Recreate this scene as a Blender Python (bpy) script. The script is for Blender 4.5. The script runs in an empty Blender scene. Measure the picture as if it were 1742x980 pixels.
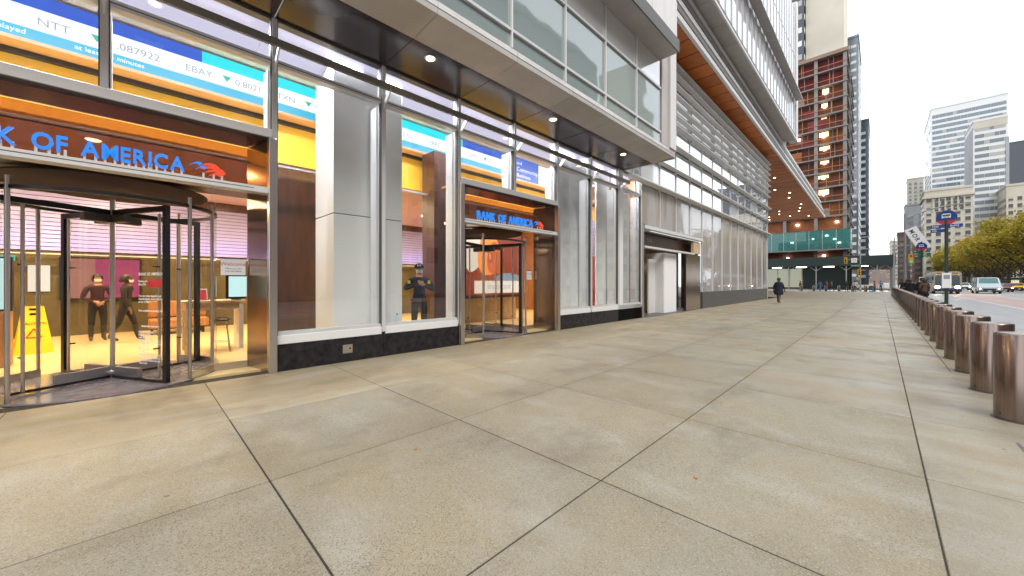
import bpy, bmesh, math, random
from mathutils import Vector, Matrix
random.seed(7)
R = math.radians
S = bpy.context.scene
COL = S.collection

# ------------------------------------------------------------ camera, sky, sun, exposure
cam = bpy.data.cameras.new('camera')
cam.sensor_width = 36.0
cam.lens = 36.0 * 631 / 1742
cam.shift_y = -10 / 1742
cam.clip_start = 0.05
cam.clip_end = 4000
camo = bpy.data.objects.new('camera', cam)
camo.location = (0, 0, 1.5)
camo.rotation_euler = (R(90), 0, R(44.77))
COL.objects.link(camo)
S.camera = camo

W = bpy.data.worlds.new('World')
S.world = W
W.use_nodes = True
wn = W.node_tree.nodes
wl = W.node_tree.links
bg = wn['Background']
sky = wn.new('ShaderNodeTexSky')
sky.sky_type = 'NISHITA'
sky.sun_disc = False
sky.sun_elevation = R(48)
sky.sun_rotation = R(150)
sky.dust_density = 3.0
mixw = wn.new('ShaderNodeMix')
mixw.data_type = 'RGBA'
mixw.inputs[0].default_value = 0.86          # an even overcast cloud cover over the clear sky
mixw.inputs[7].default_value = (7.6, 7.9, 8.1, 1)
wl.new(sky.outputs[0], mixw.inputs[6])
wl.new(mixw.outputs[2], bg.inputs[0])
bg.inputs[1].default_value = 0.125

sun = bpy.data.lights.new('sun', 'SUN')
sun.energy = 1.1
sun.angle = R(25)
sun.color = (1.0, 0.965, 0.91)
suno = bpy.data.objects.new('sun', sun)
sd = Vector((math.sin(R(115)) * math.cos(R(48)), math.cos(R(115)) * math.cos(R(48)), math.sin(R(48))))
suno.rotation_euler = sd.to_track_quat('Z', 'Y').to_euler()
sky.sun_rotation = R(115)
COL.objects.link(suno)

S.view_settings.view_transform = 'Standard'
S.view_settings.look = 'None'
S.view_settings.gamma = 1.0
S.view_settings.use_curve_mapping = False
S.view_settings.exposure = 1.08
S.render.engine = 'CYCLES'
cy = S.cycles
cy.use_denoising = True
cy.denoiser = 'OPENIMAGEDENOISE'
cy.max_bounces = 8
cy.diffuse_bounces = 4
cy.glossy_bounces = 4
cy.transparent_max_bounces = 24
cy.transmission_bounces = 6
cy.caustics_reflective = False
cy.caustics_refractive = False
cy.sample_clamp_indirect = 4.0

# ------------------------------------------------------------ materials
MAT = {}


def nodes(name):
    m = bpy.data.materials.new(name)
    m.use_nodes = True
    MAT[name] = m
    return m, m.node_tree.nodes, m.node_tree.links, m.node_tree.nodes['Principled BSDF']


def mat(name, col, rough=0.6, metal=0.0, noise=0.0, nscale=8.0, bump=0.0, bscale=60.0, emit=None, estr=0.0,
        stretch=(1, 1, 1), rnd=0.0, spec=None, alpha=None):
    m, n, l, p = nodes(name)
    p.inputs['Base Color'].default_value = (*col, 1)
    p.inputs['Roughness'].default_value = rough
    p.inputs['Metallic'].default_value = metal
    if spec is not None:
        p.inputs['Specular IOR Level'].default_value = spec
    if emit:
        p.inputs['Emission Color'].default_value = (*emit, 1)
        p.inputs['Emission Strength'].default_value = estr
    if noise or rnd or bump:
        tc = n.new('ShaderNodeTexCoord')
        mp = n.new('ShaderNodeMapping')
        mp.inputs['Scale'].default_value = stretch
        geo = n.new('ShaderNodeNewGeometry')
        l.new(geo.outputs['Position'], mp.inputs[0])
    if noise or rnd:
        nt = n.new('ShaderNodeTexNoise')
        nt.inputs['Scale'].default_value = nscale
        nt.inputs['Detail'].default_value = 6
        l.new(mp.outputs[0], nt.inputs['Vector'])
        hsv = n.new('ShaderNodeHueSaturation')
        hsv.inputs['Color'].default_value = (*col, 1)
        mr = n.new('ShaderNodeMapRange')
        mr.inputs[1].default_value = 0.3
        mr.inputs[2].default_value = 0.7
        mr.inputs[3].default_value = 1 - noise
        mr.inputs[4].default_value = 1 + noise
        l.new(nt.outputs[0], mr.inputs[0])
        if rnd:
            oi = n.new('ShaderNodeObjectInfo')
            mr2 = n.new('ShaderNodeMapRange')
            mr2.inputs[3].default_value = 1 - rnd
            mr2.inputs[4].default_value = 1 + rnd
            l.new(oi.outputs['Random'], mr2.inputs[0])
            mu = n.new('ShaderNodeMath')
            mu.operation = 'MULTIPLY'
            l.new(mr.outputs[0], mu.inputs[0])
            l.new(mr2.outputs[0], mu.inputs[1])
            l.new(mu.outputs[0], hsv.inputs['Value'])
        else:
            l.new(mr.outputs[0], hsv.inputs['Value'])
        l.new(hsv.outputs[0], p.inputs['Base Color'])
    if bump:
        nb = n.new('ShaderNodeTexNoise')
        nb.inputs['Scale'].default_value = bscale
        nb.inputs['Detail'].default_value = 4
        l.new(mp.outputs[0], nb.inputs['Vector'])
        b = n.new('ShaderNodeBump')
        b.inputs['Strength'].default_value = bump
        b.inputs['Distance'].default_value = 0.01
        l.new(nb.outputs[0], b.inputs['Height'])
        l.new(b.outputs[0], p.inputs['Normal'])
    return m


def fres(n, l, ior):
    """Fresnel factor that is the same from both sides of a thin pane"""
    g = n.new('ShaderNodeNewGeometry')
    mr = n.new('ShaderNodeMapRange')
    mr.inputs[3].default_value = ior
    mr.inputs[4].default_value = 1.0 / ior
    l.new(g.outputs['Backfacing'], mr.inputs[0])
    fr = n.new('ShaderNodeFresnel')
    l.new(mr.outputs[0], fr.inputs[0])
    return fr


def glass(name, tint, ior=1.5, extra=0.0, rough=0.0):
    m = bpy.data.materials.new(name)
    m.use_nodes = True
    MAT[name] = m
    n, l = m.node_tree.nodes, m.node_tree.links
    n.remove(n['Principled BSDF'])
    out = n['Material Output']
    tr = n.new('ShaderNodeBsdfTransparent')
    tr.inputs[0].default_value = (*tint, 1)
    gl = n.new('ShaderNodeBsdfGlossy')
    gl.inputs['Roughness'].default_value = rough
    fr = fres(n, l, ior)
    ad = n.new('ShaderNodeMath')
    ad.operation = 'ADD'
    ad.use_clamp = True
    ad.inputs[1].default_value = extra
    l.new(fr.outputs[0], ad.inputs[0])
    mx = n.new('ShaderNodeMixShader')
    l.new(ad.outputs[0], mx.inputs[0])
    l.new(tr.outputs[0], mx.inputs[1])
    l.new(gl.outputs[0], mx.inputs[2])
    l.new(mx.outputs[0], out.inputs[0])
    return m


def emis(name, col, s):
    return mat(name, (0.02, 0.02, 0.02), 0.5, emit=col, estr=s)


def brushed(name, col, rough=0.28, axis=(60, 60, 1.2), var=0.25, rvar=0.18):
    m, n, l, p = nodes(name)
    p.inputs['Metallic'].default_value = 1.0
    geo = n.new('ShaderNodeNewGeometry')
    mp = n.new('ShaderNodeMapping')
    mp.inputs['Scale'].default_value = axis
    oi = n.new('ShaderNodeObjectInfo')
    vm = n.new('ShaderNodeVectorMath')
    vm.operation = 'SCALE'
    cb_ = n.new('ShaderNodeCombineXYZ')
    for q in range(3):
        l.new(oi.outputs['Random'], cb_.inputs[q])
    vm.inputs[3].default_value = 37.0
    l.new(cb_.outputs[0], vm.inputs[0])
    l.new(vm.outputs[0], mp.inputs['Location'])
    l.new(geo.outputs['Position'], mp.inputs[0])
    nt = n.new('ShaderNodeTexNoise')
    nt.inputs['Scale'].default_value = 3.0
    nt.inputs['Detail'].default_value = 5
    l.new(mp.outputs[0], nt.inputs['Vector'])
    hsv = n.new('ShaderNodeHueSaturation')
    hsv.inputs['Color'].default_value = (*col, 1)
    mr = n.new('ShaderNodeMapRange')
    mr.inputs[1].default_value = 0.3
    mr.inputs[2].default_value = 0.7
    mr.inputs[3].default_value = 1 - var
    mr.inputs[4].default_value = 1 + var
    l.new(nt.outputs[0], mr.inputs[0])
    l.new(mr.outputs[0], hsv.inputs['Value'])
    l.new(hsv.outputs[0], p.inputs['Base Color'])
    mr2 = n.new('ShaderNodeMapRange')
    mr2.inputs[3].default_value = rough - rvar / 2
    mr2.inputs[4].default_value = rough + rvar / 2
    l.new(nt.outputs[0], mr2.inputs[0])
    l.new(mr2.outputs[0], p.inputs['Roughness'])
    return m


def concrete(name, base, tan, speck, speckamt, streak, rough=0.75, rim=0.75):
    m, n, l, p = nodes(name)
    geo = n.new('ShaderNodeNewGeometry')
    oi = n.new('ShaderNodeObjectInfo')

    def noise(scale, detail=5, stretch=None, rough_=0.55):
        t = n.new('ShaderNodeTexNoise')
        t.inputs['Scale'].default_value = scale
        t.inputs['Detail'].default_value = detail
        t.inputs['Roughness'].default_value = rough_
        if stretch:
            mp = n.new('ShaderNodeMapping')
            mp.inputs['Scale'].default_value = stretch
            l.new(geo.outputs['Position'], mp.inputs[0])
            l.new(mp.outputs[0], t.inputs['Vector'])
        else:
            l.new(geo.outputs['Position'], t.inputs['Vector'])
        return t.outputs[0]

    def ramp(src, a, b, lo=0.0, hi=1.0):
        r = n.new('ShaderNodeMapRange')
        r.inputs[1].default_value = a
        r.inputs[2].default_value = b
        r.inputs[3].default_value = lo
        r.inputs[4].default_value = hi
        l.new(src, r.inputs[0])
        return r.outputs[0]

    def mixc(f, a, b):
        x = n.new('ShaderNodeMix')
        x.data_type = 'RGBA'
        for s, v in ((0, f), (6, a), (7, b)):
            if isinstance(v, tuple):
                x.inputs[s].default_value = (*v, 1)
            elif isinstance(v, float):
                x.inputs[s].default_value = v
            else:
                l.new(v, x.inputs[s])
        return x.outputs[2]

    c = mixc(ramp(noise(0.55, 6), 0.40, 0.60), base, tan)
    tco = n.new('ShaderNodeTexCoord')
    sp = n.new('ShaderNodeSeparateXYZ')
    l.new(tco.outputs['Object'], sp.inputs[0])
    ab = []
    for q in (0, 1):
        m_ = n.new('ShaderNodeMath')
        m_.operation = 'ABSOLUTE'
        l.new(sp.outputs[q], m_.inputs[0])
        ab.append(m_.outputs[0])
    mxm = n.new('ShaderNodeMath')
    mxm.operation = 'MAXIMUM'
    l.new(ab[0], mxm.inputs[0])
    l.new(ab[1], mxm.inputs[1])
    wob = n.new('ShaderNodeMath')
    wob.operation = 'MULTIPLY_ADD'
    wob.inputs[1].default_value = 0.9
    l.new(noise(1.9, 6), wob.inputs[0])
    l.new(mxm.outputs[0], wob.inputs[2])
    c = mixc(ramp(oi.outputs['Random'], 0.0, 1.0, 0.0, 0.55), c, tan)
    c = mixc(ramp(wob.outputs[0], 1.08, 1.38, 0, rim), c, tuple(q * 0.78 for q in tan))
    # pale weathered blotches and darker damp stains
    c = mixc(ramp(noise(1.3, 7, streak), 0.50, 0.68, 0, 0.45), c, (0.42, 0.395, 0.345))
    c = mixc(ramp(noise(0.9, 8, (1.3, .7, 1), 0.65), 0.53, 0.66, 0, 0.6), c, (0.165, 0.132, 0.085))
    # aggregate: dark and light grains
    v = n.new('ShaderNodeTexVoronoi')
    v.inputs['Scale'].default_value = 150
    l.new(geo.outputs['Position'], v.inputs['Vector'])
    sep = n.new('ShaderNodeSeparateColor')
    l.new(v.outputs['Color'], sep.inputs[0])
    area = ramp(noise(0.8, 4), 0.35, 0.6, 0.35, 1.0)
    mul = n.new('ShaderNodeMath')
    mul.operation = 'MULTIPLY'
    l.new(ramp(sep.outputs[0], 0.80, 0.83, 0, speckamt), mul.inputs[0])
    l.new(area, mul.inputs[1])
    c = mixc(mul.outputs[0], c, speck)
    c = mixc(ramp(sep.outputs[1], 0.86, 0.90, 0, speckamt * 0.6), c, (0.5, 0.48, 0.43))
    c = mixc(ramp(noise(160, 3), 0.35, 0.65, 0, 0.35), c, (0.15, 0.137, 0.107))
    # gum spots
    v2 = n.new('ShaderNodeTexVoronoi')
    v2.inputs['Scale'].default_value = 1.7
    l.new(geo.outputs['Position'], v2.inputs['Vector'])
    c = mixc(ramp(v2.outputs['Distance'], 0.022, 0.03, 0.75, 0.0), c, (0.085, 0.08, 0.075))
    hsv = n.new('ShaderNodeHueSaturation')
    l.new(c, hsv.inputs['Color'])
    l.new(ramp(oi.outputs['Random'], 0, 1, 0.90, 1.08), hsv.inputs['Value'])
    l.new(hsv.outputs[0], p.inputs['Base Color'])
    l.new(ramp(noise(1.1, 6), 0.35, 0.7, rough - 0.2, rough + 0.1), p.inputs['Roughness'])
    b = n.new('ShaderNodeBump')
    b.inputs['Strength'].default_value = 0.35
    b.inputs['Distance'].default_value = 0.004
    l.new(noise(110, 4), b.inputs['Height'])
    l.new(b.outputs[0], p.inputs['Normal'])
    return m


concrete('slab', (0.296, 0.268, 0.203), (0.32, 0.262, 0.166), (0.07, 0.065, 0.055), 0.62, (0.8, 1.6, 1), 0.66)
concrete('slab_smooth', (0.35, 0.315, 0.25), (0.33, 0.268, 0.176), (0.15, 0.13, 0.10), 0.45, (0.5, 2.2, 1), 0.55)
concrete('band', (0.335, 0.278, 0.182), (0.30, 0.235, 0.14), (0.15, 0.12, 0.075), 0.35, (2.2, 0.5, 1), 0.7, 0.0)
mat('joint', (0.035, 0.029, 0.02), 0.95, noise=0.4, nscale=20)
mat('asphalt', (0.30, 0.30, 0.305), 0.42, noise=0.2, nscale=1.2, bump=0.4, bscale=90)
mat('bus_lane', (0.46, 0.30, 0.265), 0.5, noise=0.2, nscale=0.9)
mat('ground', (0.13, 0.125, 0.115), 0.9, noise=0.2, nscale=0.3)
mat('kerb', (0.33, 0.32, 0.30), 0.8, noise=0.2, nscale=5)
mat('paint_white', (0.75, 0.75, 0.72), 0.6, noise=0.15, nscale=8)
mat('paint_yellow', (0.75, 0.5, 0.05), 0.6)
mat('alu', (0.60, 0.61, 0.63), 0.38, 0.15, noise=0.05, nscale=3)
mat('alu_light', (0.72, 0.72, 0.72), 0.45, 0.25)
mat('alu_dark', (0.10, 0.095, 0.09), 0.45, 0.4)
mat('white_frame', (0.74, 0.745, 0.75), 0.4)
brushed('steel', (0.60, 0.575, 0.55), 0.30, (160, 160, 1.0), 0.10, 0.10)
brushed('bronze', (0.42, 0.33, 0.275), 0.17, (160, 160, 1.0), 0.10, 0.10)
brushed('bollard_steel', (0.25, 0.19, 0.165), 0.21, (16, 16, 0.08), 0.26, 0.08)
mat('bollard_top', (0.55, 0.51, 0.47), 0.3, 1.0)
mat('plinth', (0.018, 0.017, 0.020), 0.25, noise=0.6, nscale=9, spec=0.35)
mat('plinth_grey', (0.085, 0.083, 0.080), 0.45, noise=0.25, nscale=6)
mat('drum_dark', (0.03, 0.018, 0.012), 0.7, spec=0.1)
mat('soffit_dark', (0.024, 0.014, 0.015), 0.22, noise=0.15, nscale=0.7, spec=0.3)
mat('soffit_grey', (0.43, 0.415, 0.405), 0.45, 0.1, noise=0.09, nscale=1.6, stretch=(1, 1, .25), rnd=.05)
mat('panel_white', (0.66, 0.65, 0.645), 0.45, noise=0.07, nscale=2, stretch=(1.5, 1.5, .2), rnd=.04)
mat('pier', (0.50, 0.455, 0.43), 0.45, 0.2, noise=0.05, nscale=1)
mat('wood_soffit', (0.56, 0.165, 0.030), 0.5, noise=0.22, nscale=2.5, stretch=(0.5, 4, 4), rnd=0.18)
mat('wood_dark', (0.075, 0.026, 0.014), 0.3, noise=0.3, nscale=3, stretch=(3, 3, 0.5))
mat('wood_warm', (0.35, 0.16, 0.06), 0.4, noise=0.25, nscale=3, stretch=(3, 3, 0.4))
mat('wood_pale', (0.55, 0.40, 0.24), 0.45, noise=0.2, nscale=4, stretch=(0.6, 4, 4))
mat('gold', (0.80, 0.50, 0.06), 0.45, noise=0.06, nscale=1)
mat('tan_ceiling', (0.52, 0.31, 0.17), 0.5, noise=0.1, nscale=1)
mat('lobby_floor', (0.64, 0.50, 0.26), 0.28, noise=0.08, nscale=2)
mat('lobby_white', (0.74, 0.74, 0.72), 0.35)
mat('column_white', (0.84, 0.85, 0.84), 0.12, noise=0.02, nscale=1)
mat('olive', (0.085, 0.062, 0.024), 0.6, noise=0.3, nscale=2)
mat('slat_lit_lavender', (0.36, 0.34, 0.62), 0.5)  # white slats with the lavender wash light put into their colour
mat('black', (0.012, 0.012, 0.013), 0.4)
mat('black_metal', (0.018, 0.018, 0.02), 0.35, 0.3)
mat('threshold', (0.20, 0.185, 0.21), 0.12, noise=0.2, nscale=6)
mat('red_wall', (0.45, 0.01, 0.012), 0.5)
mat('red', (0.6, 0.02, 0.02), 0.5)
mat('ticker_body', (0.05, 0.06, 0.08), 0.5)
glass('glass', (0.96, 0.97, 0.97), 1.5, 0.03)
glass('glass_door', (0.96, 0.95, 0.94), 1.30)
glass('glass_bronze', (0.55, 0.40, 0.30), 1.8, 0.03)
glass('glass_teal', (0.42, 0.80, 0.78), 1.5, 0.05)
mat('bar_grey', (0.20, 0.19, 0.18), 0.45, 0.3)
mat('frit', (0.47, 0.455, 0.46), 0.3)


def deck_glass(name, tint, col, f):
    m = glass(name, tint, 1.5, 0.04)
    n, l = m.node_tree.nodes, m.node_tree.links
    out = n['Material Output']
    src = out.inputs[0].links[0].from_socket
    d = n.new('ShaderNodeBsdfDiffuse')
    d.inputs[0].default_value = (*col, 1)
    mx = n.new('ShaderNodeMixShader')
    mx.inputs[0].default_value = f
    l.new(src, mx.inputs[1])
    l.new(d.outputs[0], mx.inputs[2])
    l.new(mx.outputs[0], out.inputs[0])


deck_glass('deck_glass', (0.5, 0.85, 0.83), (0.085, 0.27, 0.265), 0.36)


def curtain(name, base, refl_ior, line=None, rough=0.03, interior=None, extra=0.0):
    """coated curtain wall glass: diffuse frit / interior seen faintly, strong mirror coat"""
    m, n, l, p = nodes(name)
    p.inputs['Base Color'].default_value = (*base, 1)
    p.inputs['Roughness'].default_value = 0.5
    p.inputs['Specular IOR Level'].default_value = 0.2
    geo = n.new('ShaderNodeNewGeometry')
    last = None
    if line:
        w = n.new('ShaderNodeTexWave')
        w.wave_type = 'BANDS'
        w.bands_direction = 'Z'
        w.inputs['Scale'].default_value = line
        l.new(geo.outputs['Position'], w.inputs['Vector'])
        mx = n.new('ShaderNodeMix')
        mx.data_type = 'RGBA'
        l.new(w.outputs['Fac'], mx.inputs[0])
        mx.inputs[6].default_value = (*[c * 0.72 for c in base], 1)
        mx.inputs[7].default_value = (*[min(1, c * 1.2) for c in base], 1)
        last = mx.outputs[2]
    if interior:
        nt = n.new('ShaderNodeTexNoise')
        nt.inputs['Scale'].default_value = 0.55
        nt.inputs['Detail'].default_value = 3
        mp = n.new('ShaderNodeMapping')
        mp.inputs['Scale'].default_value = (1, 2.2, 0.5)
        l.new(geo.outputs['Position'], mp.inputs[0])
        l.new(mp.outputs[0], nt.inputs['Vector'])
        mr = n.new('ShaderNodeMapRange')
        mr.inputs[1].default_value = 0.5
        mr.inputs[2].default_value = 0.6
        mr.inputs[4].default_value = 0.5
        l.new(nt.outputs[0], mr.inputs[0])
        mx2 = n.new('ShaderNodeMix')
        mx2.data_type = 'RGBA'
        l.new(mr.outputs[0], mx2.inputs[0])
        if last:
            l.new(last, mx2.inputs[6])
        else:
            mx2.inputs[6].default_value = (*base, 1)
        mx2.inputs[7].default_value = (*interior, 1)
        last = mx2.outputs[2]
    if last:
        l.new(last, p.inputs['Base Color'])
    gl = n.new('ShaderNodeBsdfGlossy')
    gl.inputs['Roughness'].default_value = rough
    gl.inputs['Color'].default_value = (0.95, 0.97, 1, 1)
    frn = n.new('ShaderNodeFresnel')
    frn.inputs[0].default_value = refl_ior
    fr = n.new('ShaderNodeMath')
    fr.use_clamp = True
    fr.inputs[1].default_value = extra
    l.new(frn.outputs[0], fr.inputs[0])
    # slight waviness of each pane
    nb = n.new('ShaderNodeTexNoise')
    nb.inputs['Scale'].default_value = 0.45
    l.new(geo.outputs['Position'], nb.inputs['Vector'])
    b = n.new('ShaderNodeBump')
    b.inputs['Strength'].default_value = 0.25
    b.inputs['Distance'].default_value = 0.05
    l.new(nb.outputs[0], b.inputs['Height'])
    l.new(b.outputs[0], gl.inputs['Normal'])
    mx3 = n.new('ShaderNodeMixShader')
    l.new(fr.outputs[0], mx3.inputs[0])
    l.new(p.outputs[0], mx3.inputs[1])
    l.new(gl.outputs[0], mx3.inputs[2])
    l.new(mx3.outputs[0], n['Material Output'].inputs[0])
    return m


curtain('curtain_low', (0.42, 0.395, 0.39), 1.9, 14, 0.03, (0.22, 0.15, 0.05))
curtain('curtain_mid', (0.24, 0.235, 0.24), 3.0, None, 0.02, extra=0.40)
curtain('curtain_up', (0.20, 0.255, 0.245), 2.1, None, 0.03)
curtain('curtain_white', (0.60, 0.605, 0.62), 2.2, None, 0.05, extra=0.15)
curtain('tower_glass', (0.10, 0.13, 0.16), 1.9, None, 0.06)
curtain('tower_dark', (0.025, 0.032, 0.045), 1.6, None, 0.06)
mat('shed_green', (0.005, 0.017, 0.014), 0.6)
mat('wall_beige', (0.50, 0.46, 0.385), 0.8, noise=0.1, nscale=0.1)
mat('wall_pale', (0.62, 0.63, 0.64), 0.7)
mat('wall_grey', (0.30, 0.31, 0.33), 0.7, noise=0.1, nscale=0.1)
mat('wall_brown', (0.24, 0.16, 0.12), 0.8, noise=0.15, nscale=0.1)
mat('window_dark', (0.05, 0.055, 0.06), 0.2)
mat('window_mid', (0.16, 0.18, 0.20), 0.2)
mat('window_blind', (0.36, 0.36, 0.34), 0.5)
mat('conc_frame', (0.205, 0.19, 0.18), 0.85, noise=0.15, nscale=0.6)
mat('netting', (0.15, 0.046, 0.024), 0.85, noise=0.45, nscale=0.35, stretch=(1, 1, 2))
mat('netting_red', (0.15, 0.020, 0.020), 0.85, noise=0.4, nscale=0.5)
mat('netting_orange', (0.26, 0.085, 0.03), 0.85, noise=0.5, nscale=0.4)
emis('lamp_warm', (1.0, 0.80, 0.45), 7)
emis('work_glow', (1.0, 0.74, 0.36), 1.6)
emis('lamp_white', (1.0, 0.95, 0.85), 7)
emis('lamp_soft', (0.78, 0.74, 1.0), 0.42)
emis('headlight', (1.0, 0.86, 0.58), 26)
emis('shop_glow', (0.60, 0.62, 0.48), 0.28)
emis('scr_cyan', (0.0, 0.78, 0.86), 0.6)
emis('scr_sky', (0.0, 0.50, 0.78), 0.55)
emis('scr_white', (0.93, 0.97, 1.0), 0.62)
emis('scr_blue', (0.01, 0.10, 0.62), 0.6)
emis('scr_text', (0.55, 0.62, 0.72), 0.35)
emis('scr_green', (0.02, 0.60, 0.42), 0.5)
emis('scr_bright', (1, 1, 1), 0.75)
emis('scr_teal', (0.55, 0.86, 0.86), 0.55)
emis('scr_magenta', (0.42, 0.01, 0.14), 0.5)
emis('scr_pink', (0.62, 0.22, 0.20), 0.35)
emis('scr_orange', (0.85, 0.24, 0.04), 0.72)
emis('scr_skin', (0.62, 0.11, 0.02), 0.6)
emis('scr_skin_dark', (0.30, 0.04, 0.012), 0.5)
emis('scr_steel', (0.22, 0.32, 0.38), 0.5)
emis('scr_cream', (0.9, 0.83, 0.70), 0.5)
emis('letter_blue', (0.008, 0.22, 0.80), 0.55)
emis('letter_red', (0.78, 0.06, 0.015), 0.55)
mat('letter_side', (0.02, 0.10, 0.35), 0.4)
mat('sign_white', (0.84, 0.84, 0.85), 0.5)
mat('sign_red', (0.55, 0.03, 0.05), 0.5)
mat('sign_blue', (0.012, 0.04, 0.22), 0.4)
mat('sign_green', (0.01, 0.10, 0.05), 0.4)
mat('sign_yellow', (0.75, 0.52, 0.01), 0.45)
mat('signal_yellow', (0.62, 0.36, 0.01), 0.4)
mat('pole_green', (0.018, 0.045, 0.035), 0.45)
mat('pole_grey', (0.28, 0.28, 0.27), 0.45, 0.4)
mat('decal', (0.88, 0.87, 0.84), 0.6)
mat('skin', (0.42, 0.22, 0.15), 0.55)
mat('skin_dark', (0.14, 0.07, 0.045), 0.55)
mat('hair', (0.02, 0.014, 0.012), 0.6)
mat('cloth_black', (0.010, 0.010, 0.013), 0.85, bump=0.6, bscale=25)
mat('cloth_navy', (0.010, 0.014, 0.032), 0.85, bump=0.6, bscale=25)
mat('cloth_magenta_glare', (0.03, 0.008, 0.016), 0.85)  # dark cloth, magenta screen reflection put into its colour
mat('cloth_maroon', (0.16, 0.012, 0.05), 0.85)
mat('cloth_red', (0.45, 0.02, 0.015), 0.85)
mat('cloth_grey', (0.11, 0.10, 0.10), 0.85)
mat('cloth_brown', (0.09, 0.055, 0.035), 0.85)
mat('cloth_white', (0.6, 0.62, 0.65), 0.85)
mat('cloth_blue', (0.08, 0.16, 0.33), 0.85)
mat('mask', (0.66, 0.74, 0.76), 0.7)
mat('tyre', (0.012, 0.012, 0.012), 0.8)
mat('rim', (0.4, 0.4, 0.42), 0.3, 0.9)
mat('car_white', (0.72, 0.74, 0.76), 0.25)
mat('car_silver', (0.38, 0.42, 0.45), 0.25, 0.5)
mat('car_yellow', (0.75, 0.42, 0.01), 0.25)
mat('car_maroon', (0.16, 0.012, 0.02), 0.25)
mat('car_glass', (0.03, 0.045, 0.05), 0.06)
mat('car_glass_teal', (0.07, 0.17, 0.18), 0.08)
mat('bus_white', (0.40, 0.36, 0.30), 0.35)
mat('bus_blue', (0.02, 0.06, 0.25), 0.35)
mat('dest_amber', (0.1, 0.06, 0), 0.5, emit=(1.0, 0.6, 0.08), estr=0.8)
mat('bark', (0.075, 0.06, 0.045), 0.9, noise=0.4, nscale=2)


def leafmat(name, c1, c2, c3):
    m, n, l, p = nodes(name)
    geo = n.new('ShaderNodeNewGeometry')
    r = n.new('ShaderNodeValToRGB')
    r.color_ramp.elements[0].color = (*c1, 1)
    r.color_ramp.elements[1].color = (*c3, 1)
    e = r.color_ramp.elements.new(0.5)
    e.color = (*c2, 1)
    l.new(geo.outputs['Random Per Island'], r.inputs[0])
    l.new(r.outputs[0], p.inputs['Base Color'])
    p.inputs['Roughness'].default_value = 0.6
    tr = n.new('ShaderNodeBsdfTranslucent')
    l.new(r.outputs[0], tr.inputs[0])
    mx = n.new('ShaderNodeMixShader')
    mx.inputs[0].default_value = 0.35
    l.new(p.outputs[0], mx.inputs[1])
    l.new(tr.outputs[0], mx.inputs[2])
    l.new(mx.outputs[0], n['Material Output'].inputs[0])


leafmat('leaf_gold', (0.31, 0.235, 0.018), (0.40, 0.285, 0.02), (0.24, 0.235, 0.02))
leafmat('leaf_olive', (0.19, 0.19, 0.018), (0.27, 0.23, 0.018), (0.31, 0.235, 0.018))
leafmat('leaf_orange', (0.40, 0.23, 0.015), (0.34, 0.21, 0.015), (0.44, 0.28, 0.018))
mat('leaf_fallen', (0.55, 0.22, 0.02), 0.7)
mat('bottle', (0.55, 0.70, 0.75), 0.15)

# ------------------------------------------------------------ helpers


def wloc(p):
    v = Vector((0, 0, 0))
    while p is not None:
        v += p.location
        p = p.parent
    return v


def tag(o, label=None, cat=None, group=None, kind=None):
    if label:
        o['label'] = label
    if cat:
        o['category'] = cat
    if group:
        o['group'] = group
    if kind:
        o['kind'] = kind
    return o


def thing(name, label, cat, loc=(0, 0, 0), rz=0.0, group=None):
    o = bpy.data.objects.new(name, None)
    o.empty_display_size = 0.2
    o.location = loc
    o.rotation_euler = (0, 0, rz)
    COL.objects.link(o)
    return tag(o, label, cat, group)


def link(name, me, parent=None, loc=(0, 0, 0), rot=(0, 0, 0), scale=None):
    o = bpy.data.objects.new(name, me)
    o.location = loc
    o.rotation_euler = rot
    if scale:
        o.scale = scale
    o.parent = parent
    COL.objects.link(o)
    return o


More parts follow.
